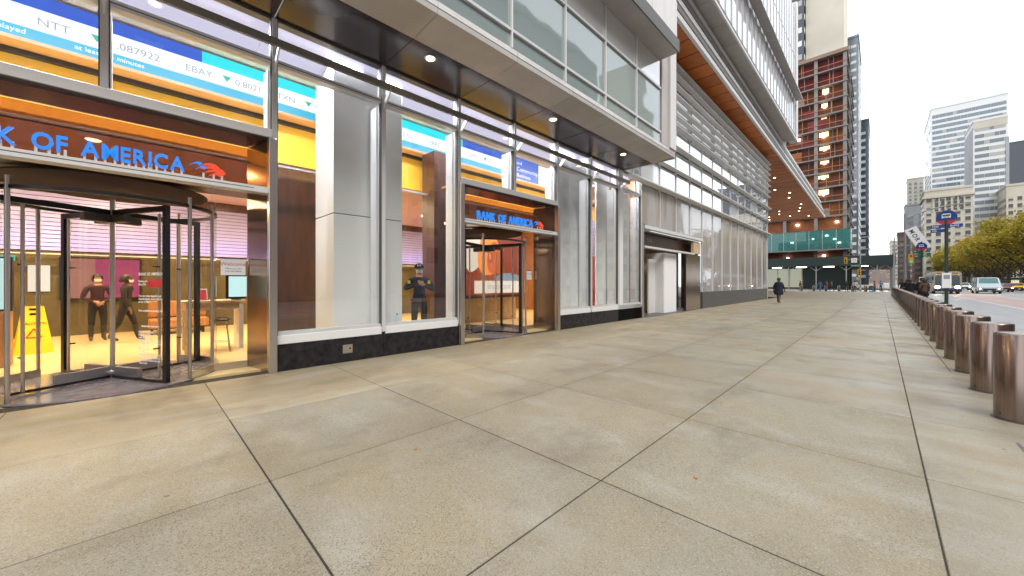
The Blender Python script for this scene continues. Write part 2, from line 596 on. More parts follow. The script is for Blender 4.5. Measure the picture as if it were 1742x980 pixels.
class MB:
    def __init__(s):
        s.v = []
        s.f = []
        s.m = []

    def add(s, vs, fs, mi=0):
        b = len(s.v)
        s.v += [tuple(v) for v in vs]
        for f in fs:
            s.f.append([b + i for i in f])
            s.m.append(mi)
        return s

    def box(s, x0, x1, y0, y1, z0, z1, mi=0):
        return s.add([(x0, y0, z0), (x1, y0, z0), (x1, y1, z0), (x0, y1, z0), (x0, y0, z1), (x1, y0, z1), (x1, y1, z1), (x0, y1, z1)],
                     [(0, 3, 2, 1), (4, 5, 6, 7), (0, 1, 5, 4), (1, 2, 6, 5), (2, 3, 7, 6), (3, 0, 4, 7)], mi)

    def hexa(s, b, t, mi=0):
        return s.add(list(b) + list(t), [(0, 3, 2, 1), (4, 5, 6, 7), (0, 1, 5, 4), (1, 2, 6, 5), (2, 3, 7, 6), (3, 0, 4, 7)], mi)

    def quad(s, a, b, c, d, mi=0):
        return s.add([a, b, c, d], [(0, 1, 2, 3)], mi)

    def tube(s, p0, p1, r0, r1=None, n=8, mi=0, caps=True):
        r1 = r0 if r1 is None else r1
        p0, p1 = Vector(p0), Vector(p1)
        d = (p1 - p0)
        q = d.to_track_quat('Z', 'Y') if d.length > 1e-6 else Matrix.Identity(3).to_quaternion()
        vs = []
        for p, r in ((p0, r0), (p1, r1)):
            for i in range(n):
                a = 2 * math.pi * i / n
                vs.append(p + q @ Vector((r * math.cos(a), r * math.sin(a), 0)))
        fs = [(i, (i + 1) % n, n + (i + 1) % n, n + i) for i in range(n)]
        if caps:
            fs += [tuple(range(n - 1, -1, -1)), tuple(range(n, 2 * n))]
        return s.add(vs, fs, mi)

    def path(s, pts, r, n=6, mi=0):
        for a, b in zip(pts[:-1], pts[1:]):
            s.tube(a, b, r, r, n, mi)
        return s

    def lathe(s, prof, n=24, mi=0, c=(0, 0, 0)):
        vs = []
        for r, z in prof:
            for i in range(n):
                a = 2 * math.pi * i / n
                vs.append((c[0] + r * math.cos(a), c[1] + r * math.sin(a), c[2] + z))
        fs = []
        for k in range(len(prof) - 1):
            for i in range(n):
                j = (i + 1) % n
                fs.append((k * n + i, k * n + j, (k + 1) * n + j, (k + 1) * n + i))
        return s.add(vs, fs, mi)

    def prism(s, poly, axis, a, b, mi=0):
        """poly: 2-D outline, extruded along axis from a to b"""
        def P(u, v, w):
            return {'x': (w, u, v), 'y': (u, w, v), 'z': (u, v, w)}[axis]
        n = len(poly)
        vs = [P(u, v, a) for u, v in poly] + [P(u, v, b) for u, v in poly]
        fs = [tuple(range(n))[::-1], tuple(range(n, 2 * n))] + [(i, (i + 1) % n, n + (i + 1) % n, n + i) for i in range(n)]
        return s.add(vs, fs, mi)

    def mesh(s, name, mats, smooth=False):
        me = bpy.data.meshes.new(name)
        me.from_pydata(s.v, [], s.f)
        for m in (mats if isinstance(mats, (list, tuple)) else [mats]):
            me.materials.append(MAT[m])
        me.polygons.foreach_set('material_index', s.m)
        bm = bmesh.new()
        bm.from_mesh(me)
        bmesh.ops.recalc_face_normals(bm, faces=bm.faces)
        bm.to_mesh(me)
        bm.free()
        if smooth:
            me.polygons.foreach_set('use_smooth', [True] * len(me.polygons))
            me.set_sharp_from_angle(angle=R(35))
        me.update()
        return me

    def build(s, name, mats, parent=None, world=True, smooth=False, rz=0):
        off = wloc(parent) if (parent is not None and world) else Vector((0, 0, 0))
        if off.length:
            s.v = [(v[0] - off.x, v[1] - off.y, v[2] - off.z) for v in s.v]
        return link(name, s.mesh(name, mats, smooth), parent)


BXC = {}


def bx(name, m, parent, x0, x1, y0, y1, z0, z1, bevel=0.0, label=None):
    """one box object with its origin at its centre; equal boxes share a mesh"""
    dx, dy, dz = abs(x1 - x0), abs(y1 - y0), abs(z1 - z0)
    key = (round(dx, 4), round(dy, 4), round(dz, 4), m, bevel)
    if key not in BXC:
        b = MB().box(-dx / 2, dx / 2, -dy / 2, dy / 2, -dz / 2, dz / 2)
        me = b.mesh(name, m)
        if bevel:
            bm = bmesh.new()
            bm.from_mesh(me)
            bmesh.ops.bevel(bm, geom=bm.edges[:], offset=bevel, segments=1, affect='EDGES')
            bm.to_mesh(me)
            bm.free()
        BXC[key] = me
    c = Vector(((x0 + x1) / 2, (y0 + y1) / 2, (z0 + z1) / 2))
    if parent is not None:
        c -= wloc(parent)
    o = link(name, BXC[key], parent, c)
    if label:
        o['label'] = label
    return o


def text_mesh(s, size, depth=0.0, m='decal', align='LEFT', sx=1.0, bold=0.0):
    cu = bpy.data.curves.new('text', 'FONT')
    cu.body = s
    cu.size = size
    cu.extrude = depth / 2
    cu.offset = bold
    cu.align_x = align
    cu.resolution_u = 3
    o = bpy.data.objects.new('text', cu)
    COL.objects.link(o)
    dg = bpy.context.evaluated_depsgraph_get()
    me = bpy.data.meshes.new_from_object(o.evaluated_get(dg))
    bpy.data.objects.remove(o)
    if sx != 1:
        for v in me.vertices:
            v.co.x *= sx
    me.materials.clear()
    me.materials.append(MAT[m])
    return me


FX = (R(90), 0, R(90))     # text facing +X (towards the pavement)
FY = (R(90), 0, 0)         # text facing -Y


def area(name, loc, rot, sx, sy, power, col, parent=None):
    d = bpy.data.lights.new(name, 'AREA')
    d.shape = 'RECTANGLE'
    d.size = sx
    d.size_y = sy
    d.energy = power
    d.color = col
    o = bpy.data.objects.new(name, d)
    o.location = loc
    o.rotation_euler = rot
    if parent is not None:
        o.location = Vector(loc) - wloc(parent)
        o.parent = parent
    COL.objects.link(o)
    return o


def copy_tree(o, parent=None):
    c = o.copy()
    COL.objects.link(c)
    c.parent = parent
    for ch in list(o.children):
        copy_tree(ch, c)
    return c

# ------------------------------------------------------------ ground, roads, pavement
FXP = -7.2                        # plane of the shop front


def struct(o):
    o['kind'] = 'structure'
    return o


struct(MB().quad((-900, -400, -0.20), (900, -400, -0.20), (900, 2200, -0.20), (-900, 2200, -0.20)).build('ground', 'ground'))
road = struct(MB().quad((2.5, -60, -0.13), (20.0, -60, -0.13), (20.0, 900, -0.13), (2.5, 900, -0.13)).build('road', 'asphalt'))
MB().quad((6.2, -40, -0.126), (9.6, -40, -0.126), (9.6, 82, -0.126), (6.2, 82, -0.126)).build('bus_lane', 'bus_lane', road)
avenue = struct(MB().quad((-90, 83.5, -0.13), (2.5, 83.5, -0.13), (2.5, 103, -0.13), (-90, 103, -0.13)).build('avenue', 'asphalt'))
for i in range(9):
    bx('crosswalk_stripe', 'paint_white', avenue, -7.2 + i * 1.1, -6.6 + i * 1.1, 84.5, 102.5, -0.129, -0.124)
for x in (6.1, 9.7, 13.0):
    m = MB()
    if x == 13.0:
        for k in range(30):
            m.box(x - .07, x + .07, -40 + k * 9, -37 + k * 9, -0.126, -0.122)
        m.build('lane_line', 'paint_white', road)['kind'] = 'stuff'
    else:
        m.box(x - .07, x + .07, -40, 82, -0.127, -0.1225)
        m.build('lane_line', 'paint_white', road)

walk = struct(MB().quad((-7.4, -8, -0.0035), (2.36, -8, -0.0035), (2.36, 45.0, -0.0035), (-7.4, 45.0, -0.0035)).build('pavement', 'joint'))
far = struct(MB().quad((-40, 45.0, 0.0), (2.36, 45.0, 0.0), (2.36, 83.3, 0.0), (-40, 83.3, 0.0)).build('plaza', 'slab_smooth'))
struct(MB().quad((-40, 103.2, 0.0), (2.36, 103.2, 0.0), (2.36, 400, 0.0), (-40, 400, 0.0)).build('far_pavement', 'slab_smooth'))
struct(MB().quad((20.2, -60, 0.0), (80, -60, 0.0), (80, 400, 0.0), (20.2, 400, 0.0)).build('park_ground', 'ground'))
kerb = struct(MB().box(2.36, 2.5, -8, 45, -0.2, 0.004).build('kerb', 'kerb'))
for k in range(28):
    bx('kerb_stone', 'kerb', kerb, 2.355, 2.515, -7.9 + k * 3.2, -4.71 + k * 3.2, -0.19, 0.012, 0.012)

xs = [-7.14, -5.03, -3.27, -1.5, 0.25, 2.35]
for r in range(-5, 25):
    y0 = 0.70 + 1.77 * r
    for c in range(5):
        x0, x1 = xs[c], xs[c + 1]
        mt = 'band' if c == 0 else ('slab' if c in (1, 2) or (c == 3 and r < 3) else 'slab_smooth')
        g = 0.0045 if r % 3 else 0.007
        gx = 0.0042
        if c == 0:
            bx('paving_slab', mt, walk, x0, x1 - 0.002, y0 + g * .6, y0 + 1.77 - g * .6, -0.06, -0.0015, 0.003)
        elif c == 4 and r >= 5:
            bx('paving_slab', mt, walk, x0 + gx, 0.84 - gx, y0 + g, y0 + 1.77 - g, -0.06, 0.0, 0.004)
            bx('paving_slab', mt, walk, 0.84 + gx, x1, y0 + g, y0 + 1.77 - g, -0.06, 0.0, 0.004)
        else:
            bx('paving_slab', mt, walk, x0 + gx, x1 - gx, y0 + g, y0 + 1.77 - g, -0.06, 0.0, 0.004)

# ------------------------------------------------------------ the bank building: curtain wall
bank = thing('bank_building', 'glass and steel bank tower with dark brown soffit, louvered upper bays and orange timber canopy', 'building', (-7.2, 1.6, 0))
MOD = 1.91


def YK(k):
    return 1.6 + MOD * k


def mullion(y, z0, z1, w=0.075, m='alu'):
    bx('mullion', m, bank, FXP - 0.14, FXP + 0.06, y - w / 2, y + w / 2, z0, z1)
    for s in (-1, 1):
        bx('gasket', 'alu_dark', bank, FXP - 0.05, FXP + 0.035, y + s * (w / 2 + 0.008) - 0.007, y + s * (w / 2 + 0.008) + 0.007, z0, z1)


PORT = {-2: -0.31, 2: 7.33}       # first module of each revolving door portal -> centre
ZT = 5.17
for k in range(-5, 7):
    y0, y1 = YK(k), YK(k + 1)
    inport = k in (-2, -1, 2, 3)
    # clerestory pane above the transom, soffit level above it
    bx('pane', 'glass', bank, FXP - 0.012, FXP, y0 + .05, y1 - .05, ZT + 0.06, 5.86)
    bx('transom', 'alu', bank, FXP - 0.12, FXP + 0.045, y0 + .055, y1 - .055, ZT - 0.05, ZT + 0.05)
    bx('gasket', 'alu_dark', bank, FXP - 0.12, FXP + 0.05, y0 + .055, y1 - .055, ZT - 0.008, ZT + 0.008)
    bx('head_rail', 'alu_dark', bank, FXP - 0.12, FXP + 0.04, y0 + .04, y1 - .04, 5.86, 5.905)
    zb = 4.03 if inport else 0.60
    bx('pane', 'glass', bank, FXP - 0.012, FXP, y0 + .05, y1 - .05, zb + .02, ZT - 0.055)
    if not inport:
        bx('sill', 'white_frame', bank, FXP - 0.30, FXP + 0.05, y0 + .04, y1 - .04, 0.45, 0.60, 0.006)
        bx('sill_rail', 'alu', bank, FXP - 0.10, FXP + 0.03, y0 + .045, y1 - .045, 0.602, 0.66)
        bx('plinth_block', 'plinth', bank, FXP - 0.30, FXP + 0.055, y0 + .004, y1 - .004, -0.03, 0.448, 0.004)
for k in range(-5, 8):
    inmid = k in (-1, 3)
    mullion(YK(k), 4.03 if inmid else 0.5, 5.88)
    # deep white reveals each side, seen through the glass
    bx('reveal', 'white_frame', bank, FXP - 0.42, FXP - 0.15, YK(k) - 0.06, YK(k) + 0.06, 4.05 if inmid else 0.60, 5.1)
# sunshade bar on brackets
bx('sunshade_bar', 'bar_grey', bank, -6.90, -6.84, YK(-5), YK(6) + .3, 5.28, 5.40)
for k in range(-5, 7):
    y = YK(k)
    m = MB()
    m.hexa([(-7.14, y - .012, 4.98), (-6.84, y - .012, 5.27), (-6.84, y + .012, 5.27), (-7.14, y + .012, 4.98)],
           [(-7.14, y - .012, 5.12), (-6.84, y - .012, 5.38), (-6.84, y + .012, 5.38), (-7.14, y + .012, 5.12)])
    m.build('bracket', 'alu', bank)
# electric plate set in the black plinth
pl = bx('outlet_plate', 'steel', bank, FXP + 0.05, FXP + 0.062, 2.70, 2.88, 0.16, 0.32)
bx('outlet_lock', 'black', pl, FXP + 0.062, FXP + 0.066, 2.82, 2.85, 0.23, 0.26)

# soffit over the pavement
for k in range(-5, 7):
    y0, y1 = YK(k), min(YK(k + 1), 13.5)
    if k == 6:
        y1 = 13.5
        if y0 >= 13.4:
            continue
    bx('soffit_panel', 'soffit_dark', bank, -7.2, -6.0, y0 + .006, y1 - .006, 5.905, 5.96, 0.004)
    gy0, gy1 = y0 + .005, y1 - .005
    m = MB().hexa([(-5.985, gy0, 5.90), (-5.22, gy0, 5.96), (-5.22, gy1, 5.96), (-5.985, gy1, 5.90)],
                  [(-5.985, gy0, 6.0), (-5.22, gy0, 6.06), (-5.22, gy1, 6.06), (-5.985, gy1, 6.0)])
    m.build('soffit_panel', 'soffit_grey', bank)
    bx('fascia_panel', 'panel_white', bank, -5.40, -5.21, y0 + .005, y1 - .005, 6.065, 6.17, 0.004)
bx('soffit_end', 'soffit_grey', bank, -7.2, -5.22, 13.505, 13.56, 5.91, 6.17)
for i in range(-2, 3):
    y = 4.05 + 3.86 * i
    d = MB().lathe([(0.001, 5.897), (0.085, 5.897), (0.10, 5.893), (0.115, 5.899), (0.115, 5.904)], 20, 0, (-6.28, y, 0)).build('downlight', 'alu_light', bank, smooth=True)
    MB().lathe([(0.0005, 5.890), (0.075, 5.890), (0.075, 5.896)], 16, 0, (-6.28, y, 0)).build('lamp_lens', 'lamp_warm', d)

# upper storey glass over the soffit, plane X = -5.25
UX = -5.25
for k in range(-7, 5):
    y0 = 5.25 + 1.78 * k - 1.78 + 1.78
    y1 = y0 + 1.78
    if y1 > 12.5:
        break
    for z0, z1, mt in ((6.18, 6.50, 'curtain_up'), (6.56, 7.95, 'curtain_up'), (8.03, 9.6, 'curtain_white'), (9.66, 11.6, 'curtain_up')):
        bx('pane', mt, bank, UX - 0.03, UX, y0 + .03, y1 - .03, z0, z1)
    for z in (6.53, 7.99, 9.63):
        bx('transom', 'alu', bank, UX - 0.06, UX + 0.05, y0 + .022, y1 - .022, z - .03, z + .03)
    bx('mullion', 'alu_light', bank, UX - 0.06, UX + 0.055, y0 - .02, y0 + .02, 6.175, 11.6)
bx('spandrel_backing', 'wall_grey', bank, UX - 0.30, UX - 0.06, -8, 12.4, 6.18, 11.6)
bx('pier_panel', 'pier', bank, UX - 0.35, UX + 0.04, 12.42, 12.95, 6.18, 14)
bx('pier_panel', 'panel_white', bank, UX - 0.60, UX + 0.10, 13.0, 13.5, 6.18, 14)
bx('ledge', 'soffit_grey', bank, UX - 0.1, UX + 0.62, -8, 12.3, 8.92, 9.05)
bx('ledge_edge', 'alu_dark', bank, UX + 0.625, UX + 0.66, -8, 12.3, 8.90, 9.30)
for k in range(11):
    bx('parapet_panel', 'panel_white', bank, UX + 0.56, UX + 0.615, -7.9 + k * 1.83, -6.09 + k * 1.83, 9.055, 10.5)

# ------------------------------------------------------------ far curtain wall with louvers (Y 13.5 .. 39.6)
bx('corner_post', 'white_frame', bank, FXP - 0.25, FXP + 0.05, 13.02, 13.40, 0.60, 5.88, 0.01)
bx('pane', 'glass', bank, FXP - 0.012, FXP, 13.42, 14.92, 0.66, 5.60)
bx('sill', 'white_frame', bank, FXP - 0.3, FXP + .05, 13.06, 14.95, 0.45, 0.60)
bx('plinth_block', 'plinth', bank, FXP - 0.3, FXP + .055, 12.98, 15.0, -0.03, 0.448)
bx('jamb_trim', 'steel', bank, FXP - 0.3, FXP + 0.08, 15.0, 15.16, 0, 3.95)
YE = 39.65
NB = 13
DY = (YE - 15.0) / NB
bands = [(5.74, 6.85), (6.93, 7.95), (8.03, 9.0), (9.06, 9.5), (9.54, 10.0), (10.04, 10.5), (10.54, 11.0), (11.04, 11.5), (11.54, 12.3)]
for i in range(-1, NB):
    y0 = 15.0 + DY * i if i >= 0 else 13.5
    y1 = 15.0 + DY * (i + 1)
    over_entry = 15.0 + DY * i < 22.3 and i >= 0
    if i >= 0:
        z0 = 4.0 if over_entry else 0.95
        bx('pane', 'curtain_low', bank, FXP - 0.03, FXP, y0 + .02, y1 - .02, z0, 5.66)
        bx('mullion', 'alu_light', bank, FXP - 0.05, FXP + 0.045, y0 - .018, y0 + .018, z0, 12.3)
        if not over_entry:
            bx('plinth_block', 'plinth_grey', bank, FXP - 0.25, FXP + 0.05, y0 + .003, y1 - .003, -0.03, 0.94, 0.004)
    for b, (z0, z1) in enumerate(bands):
        bx('pane', 'curtain_mid' if (i * 3 + b * 5) % 7 else 'curtain_white', bank, FXP - 0.03, FXP, y0 + .02, y1 - .02, z0, z1)
bx('corner_trim', 'alu', bank, FXP - 0.2, FXP + 0.06, YE, YE + 0.14, -0.02, 12.3)
bx('return_wall', 'curtain_mid', bank, -17.9, FXP - 0.21, YE - 0.15, YE + 0.05, -0.02, 12.3)
bx('facade_backing', 'wall_grey', bank, FXP - 0.5, FXP - 0.26, 15.2, YE - .2, 4.0, 12.3)
for z, dp, th in ((5.70, .34, .06), (6.89, .26, .035), (7.99, .32, .04), (9.03, .27, .03), (9.52, .27, .03), (10.02, .27, .03), (10.52, .27, .03), (11.02, .27, .03), (11.52, .27, .03), (11.95, .30, .05)):
    m = MB().prism([(FXP + 0.05, z - th / 2), (FXP + dp, z - th / 2 + 0.05), (FXP + dp, z + th / 2 + 0.05), (FXP + 0.05, z + th / 2)], 'y', 13.55, YE + 0.35)
    m.build('louver', 'alu_light', bank)
for i in range(1, NB, 2):
    y = 15.0 + DY * i
    bx('louver_bracket', 'alu', bank, FXP + 0.05, FXP + 0.12, y + .03, y + .05, 8.9, 12.1)

# timber canopy


def CE(y, off=0.0):
    """outer edge of the canopy, which swings in slightly towards the avenue"""
    return -5.98 - 0.0098 * (y - 14) + off


cano = MB().hexa([(-18, 13.6, 12.62), (CE(13.6, -.08), 13.6, 12.62), (CE(82, -.08), 82, 12.62), (-18, 82, 12.62)],
                 [(-18, 13.6, 13.4), (CE(13.6, -.08), 13.6, 13.4), (CE(82, -.08), 82, 13.4), (-18, 82, 13.4)]).build('canopy', 'soffit_grey', bank)
PW = 1.3
npan = int((81.9 - 13.65) / PW)
for i in range(npan):
    y0 = 13.65 + i * PW
    MB().hexa([(-17.9, y0 + .04, 12.50), (CE(y0, -.10), y0 + .04, 12.50), (CE(y0 + PW, -.10), y0 + PW - .04, 12.50), (-17.9, y0 + PW - .04, 12.50)],
              [(-17.9, y0 + .04, 12.60), (CE(y0, -.10), y0 + .04, 12.60), (CE(y0 + PW, -.10), y0 + PW - .04, 12.60), (-17.9, y0 + PW - .04, 12.60)]).build('canopy_panel', 'wood_soffit', cano)
bx('canopy_seam', 'black', cano, -17.95, -6.75, 13.62, 81.95, 12.602, 12.618)
for j in range(5):
    ye = 82.1 - j * 2.2
    a0, a1, za = CE(13.6, j * .03), CE(ye, j * .03), 12.46 + j * .27
    MB().hexa([(a0 - .07, 13.6, za), (a0 + .07, 13.6, za), (a1 + .07, ye, za), (a1 - .07, ye, za)],
              [(a0 - .07, 13.6, za + .2), (a0 + .09, 13.6, za + .2), (a1 + .09, ye, za + .2), (a1 - .07, ye, za + .2)]).build('canopy_rib', 'alu_light' if j % 2 == 0 else 'bar_grey', cano)
bx('canopy_end', 'alu', cano, -17.9, -6.80, 82.01, 82.1, 12.46, 13.4)
for i in range(14):
    for j in range(3):
        if (i * 5 + j * 3) % 4 == 0:
            continue
        x, y = -7.9 - j * 2.7 - (i % 3) * .5, 38 + i * 3.1 + (j % 2) * 1.1
        MB().lathe([(0.0005, 12.478), (0.10, 12.478), (0.11, 12.499)], 10, 0, (x, y, 0)).build('downlight', 'lamp_warm', cano)
# white soffit, ribs and glass of the tower above
for i in range(13):
    y0 = 13.6 + i * 2.06
    bx('soffit_panel', 'soffit_grey', bank, -6.15, -5.22, y0 + .01, y0 + 2.05, 13.88, 13.94, 0.004)
    for z0, z1 in ((14.35, 17.2), (17.3, 21.0), (21.1, 25)):
        bx('pane', 'curtain_white', bank, UX - 0.03, UX, y0 + .02, y0 + 1.01, z0, z1)
        bx('pane', 'curtain_white', bank, UX - 0.03, UX, y0 + 1.05, y0 + 2.04, z0, z1)
    for y in (y0, y0 + 1.03):
        bx('mullion', 'alu', bank, UX - 0.05, UX + 0.05, y - .015, y + .015, 14.3, 25)
bx('fascia_panel', 'panel_white', bank, UX - .2, UX + .06, 13.6, 40.4, 13.95, 14.08)
bx('fascia_panel', 'alu_dark', bank, UX - .2, UX + .02, 13.6, 40.4, 14.085, 14.34)
bx('pier_panel', 'panel_white', bank, UX - .5, UX + .08, 40.42, 41.3, 13.9, 26)
bx('ledge', 'soffit_grey', bank, UX + 0.05, UX + .55, 13.7, 40.2, 17.2, 17.3)
bx('tower_core', 'wall_grey', bank, -20, UX - .3, 13.7, 40.3, 14.0, 26)
bx('core_wall', 'wall_grey', bank, -22, -18.02, 40, 82, 0, 13.4)

# ------------------------------------------------------------ lobby behind the glass (parts of the building)
bx('lobby_floor', 'lobby_floor', bank, -16.2, -7.5, -9, 15.1, -0.05, 0.012)
bx('lobby_back_wall', 'olive', bank, -16.3, -16.0, -9, 15.1, 0.012, 2.33)
bx('lobby_side_wall', 'wood_dark', bank, -16.2, -7.5, -9.2, -9.0, 0, 6)
bx('lobby_side_wall', 'wood_warm', bank, -16.2, -7.5, 15.12, 15.3, 0, 6)
bx('lobby_upper_wall', 'wood_dark', bank, -16.3, -16.0, -9, 15.1, 3.95, 4.3)
for i in range(14):
    z = 2.36 + i * .113
    bx('slat', 'slat_lit_lavender', bank, -16.02, -15.99, -9, 15.1, z, z + .095)
bx('slat_backing', 'black', bank, -16.3, -16.03, -9, 15.1, 2.34, 3.94)
bx('lobby_ceiling', 'tan_ceiling', bank, -16.2, -9.55, -9, 15.1, 4.20, 4.28)
bx('gold_bulkhead', 'gold', bank, -9.60, -9.50, -9, 15.1, 4.16, 5.02)
bx('slot', 'black', bank, -9.62, -9.42, -9, 15.1, 5.025, 5.10)
bx('ticker_soffit', 'tan_ceiling', bank, -9.62, -9.10, -9, 15.1, 5.105, 5.16)
bx('front_ceiling', 'lobby_white', bank, -9.3, -7.35, -9, 15.1, 5.96, 6.04)
for k in range(-5, 7):
    lp = bx('light_panel', 'lamp_soft', bank, -8.75, -7.40, YK(k) + .01, YK(k + 1) - .01, 5.935, 5.957)
    area('panel_light', (-7.75, YK(k) + MOD / 2, 5.92), (0, R(-8), 0), 0.5, 1.5, 78, (0.95, 0.95, 1.0), lp)
cove = bx('cove_lamp', 'alu', bank, -9.02, -8.94, -9, 15.1, 3.92, 3.96)
area('cove_light', (-8.98, 3.05, 3.97), (0, R(180 - 28), 0), 0.05, 23.5, 110, (1.0, 0.76, 0.32), cove)
wash = bx('wash_lamp', 'alu', bank, -15.75, -15.65, -9, 15.1, 2.24, 2.27)
area('wash_light', (-15.70, 3.05, 2.28), (0, R(180 + 12), 0), 0.06, 23.5, 85, (0.52, 0.50, 1.0), wash)
for i, (x, y) in enumerate([(-10.6, -3.2), (-12.6, -3.2), (-14.4, -3.2), (-10.6, -.6), (-12.6, -.6), (-14.4, -.6), (-11.2, 2.3), (-13.2, 2.3), (-11.2, 5.2), (-13.2, 5.2), (-11.2, 8.2), (-13.2, 8.2), (-11.2, 11.2), (-11.2, 13.6)]):
    d = MB().lathe([(0.0005, 4.183), (0.085, 4.183), (0.11, 4.198)], 12, 0, (x, y, 0)).build('downlight', 'lamp_white', bank)
    area('downlight_beam', (x, y, 4.175), (0, 0, 0), 0.18, 0.18, 66, (1.0, 0.78, 0.42), bank)
# timber partitions and white clad columns
bx('partition', 'wood_dark', bank, -9.62, -9.45, 1.78, 3.4, 0.013, 4.15)
bx('partition', 'wood_dark', bank, -9.25, -8.65, 5.70, 6.35, 0.013, 5.1)
bx('partition', 'wood_pale', bank, -10.9, -10.7, 7.4, 11.0, 0.013, 4.15)
bx('partition', 'red_wall', bank, -8.85, -8.75, 12.9, 14.4, 0.013, 2.6)
for i in range(12):
    bx('slat', 'slat_lit_lavender', bank, -8.80, -8.76, 12.9, 14.4, 2.62 + i * .13, 2.72 + i * .13)
for (x0, x1, y0, y1) in ((-8.75, -7.70, 2.73, 4.22),):
    for z0, z1 in ((0.013, 2.87), (2.885, 5.95)):
        bx('column_panel', 'column_white', bank, x0, x1, y0, y1, z0, z1, 0.006)
    bx('column_joint', 'black', bank, x0 + .02, x1 - .02, y0 + .02, y1 - .02, 2.872, 2.884)

for (y0, y1) in ((9.62, 10.62), (10.64, 11.88), (12.34, 13.3)):
    bx('blind_panel', 'column_white', bank, -7.76, -7.70, y0, y1, 0.62, 5.9, 0.004)
bx('blind_panel', 'column_white', bank, -7.76, -7.70, 14.3, 14.95, 0.62, 5.6)
bx('blind_joint', 'alu', bank, -7.699, -7.694, 9.63, 11.87, 2.86, 2.875)

# ------------------------------------------------------------ revolving door portals
def portal(yc, root):
    hw = 1.91
    bx('portal_header', 'alu_light', bank, -7.30, -7.12, yc - hw + .04, yc + hw - .04, 3.88, 4.02, 0.006)
    bx('portal_header', 'alu_dark', bank, -7.28, -7.14, yc - hw + .04, yc + hw - .04, 3.862, 3.878)
    bx('portal_soffit', 'bronze', bank, -7.96, -7.31, yc - hw + .05, yc + hw - .05, 3.88, 3.93)
    bx('pane', 'glass_bronze', bank, -7.96, -7.945, yc - hw + .22, yc + hw - .22, 3.06, 3.87)
    bx('pane_joint', 'alu_dark', bank, -7.97, -7.935, yc - hw + .22, yc + hw - .22, 3.62, 3.632)
    sb = bx('sign_beam', 'alu_light', bank, -7.30, -7.10, yc - hw + .03, yc + hw - .03, 2.95, 3.05, 0.005)
    bx('beam_channel', 'black', sb, -7.14, -7.096, yc - hw + .05, yc + hw - .30, 3.005, 3.012)
    bx('beam_soffit', 'bronze', bank, -7.94, -7.31, yc - hw + .1, yc + hw - .1, 2.97, 3.04)
    for s in (-1, 1):
        ya, yb = yc + s * hw, yc + s * (hw - .21)
        e = 0.03
        MB().hexa([(-7.12, ya - e * s, -.02), (-7.95, yb - e * s, -.02), (-7.95, yb + e * s, -.02), (-7.12, ya + e * s, -.02)],
                  [(-7.12, ya - e * s, 3.86), (-7.95, yb - e * s, 3.86), (-7.95, yb + e * s, 3.86), (-7.12, ya + e * s, 3.86)]).build('jamb_panel', 'bronze', bank)
        bx('jamb_edge', 'steel', bank, -7.20, -7.06, ya - .075 * (1 if s > 0 else 0) - .02, ya + .075 * (1 if s < 0 else 0) + .02, -.02, 3.86, 0.004)
        y0, y1 = sorted((yc + s * 1.17, yb - s * .03))
        bx('pane', 'glass_door', bank, -7.96, -7.945, y0, y1, 0.12, 2.96)
        bx('bottom_rail', 'steel', bank, -7.98, -7.925, y0, y1, 0.0, 0.12)


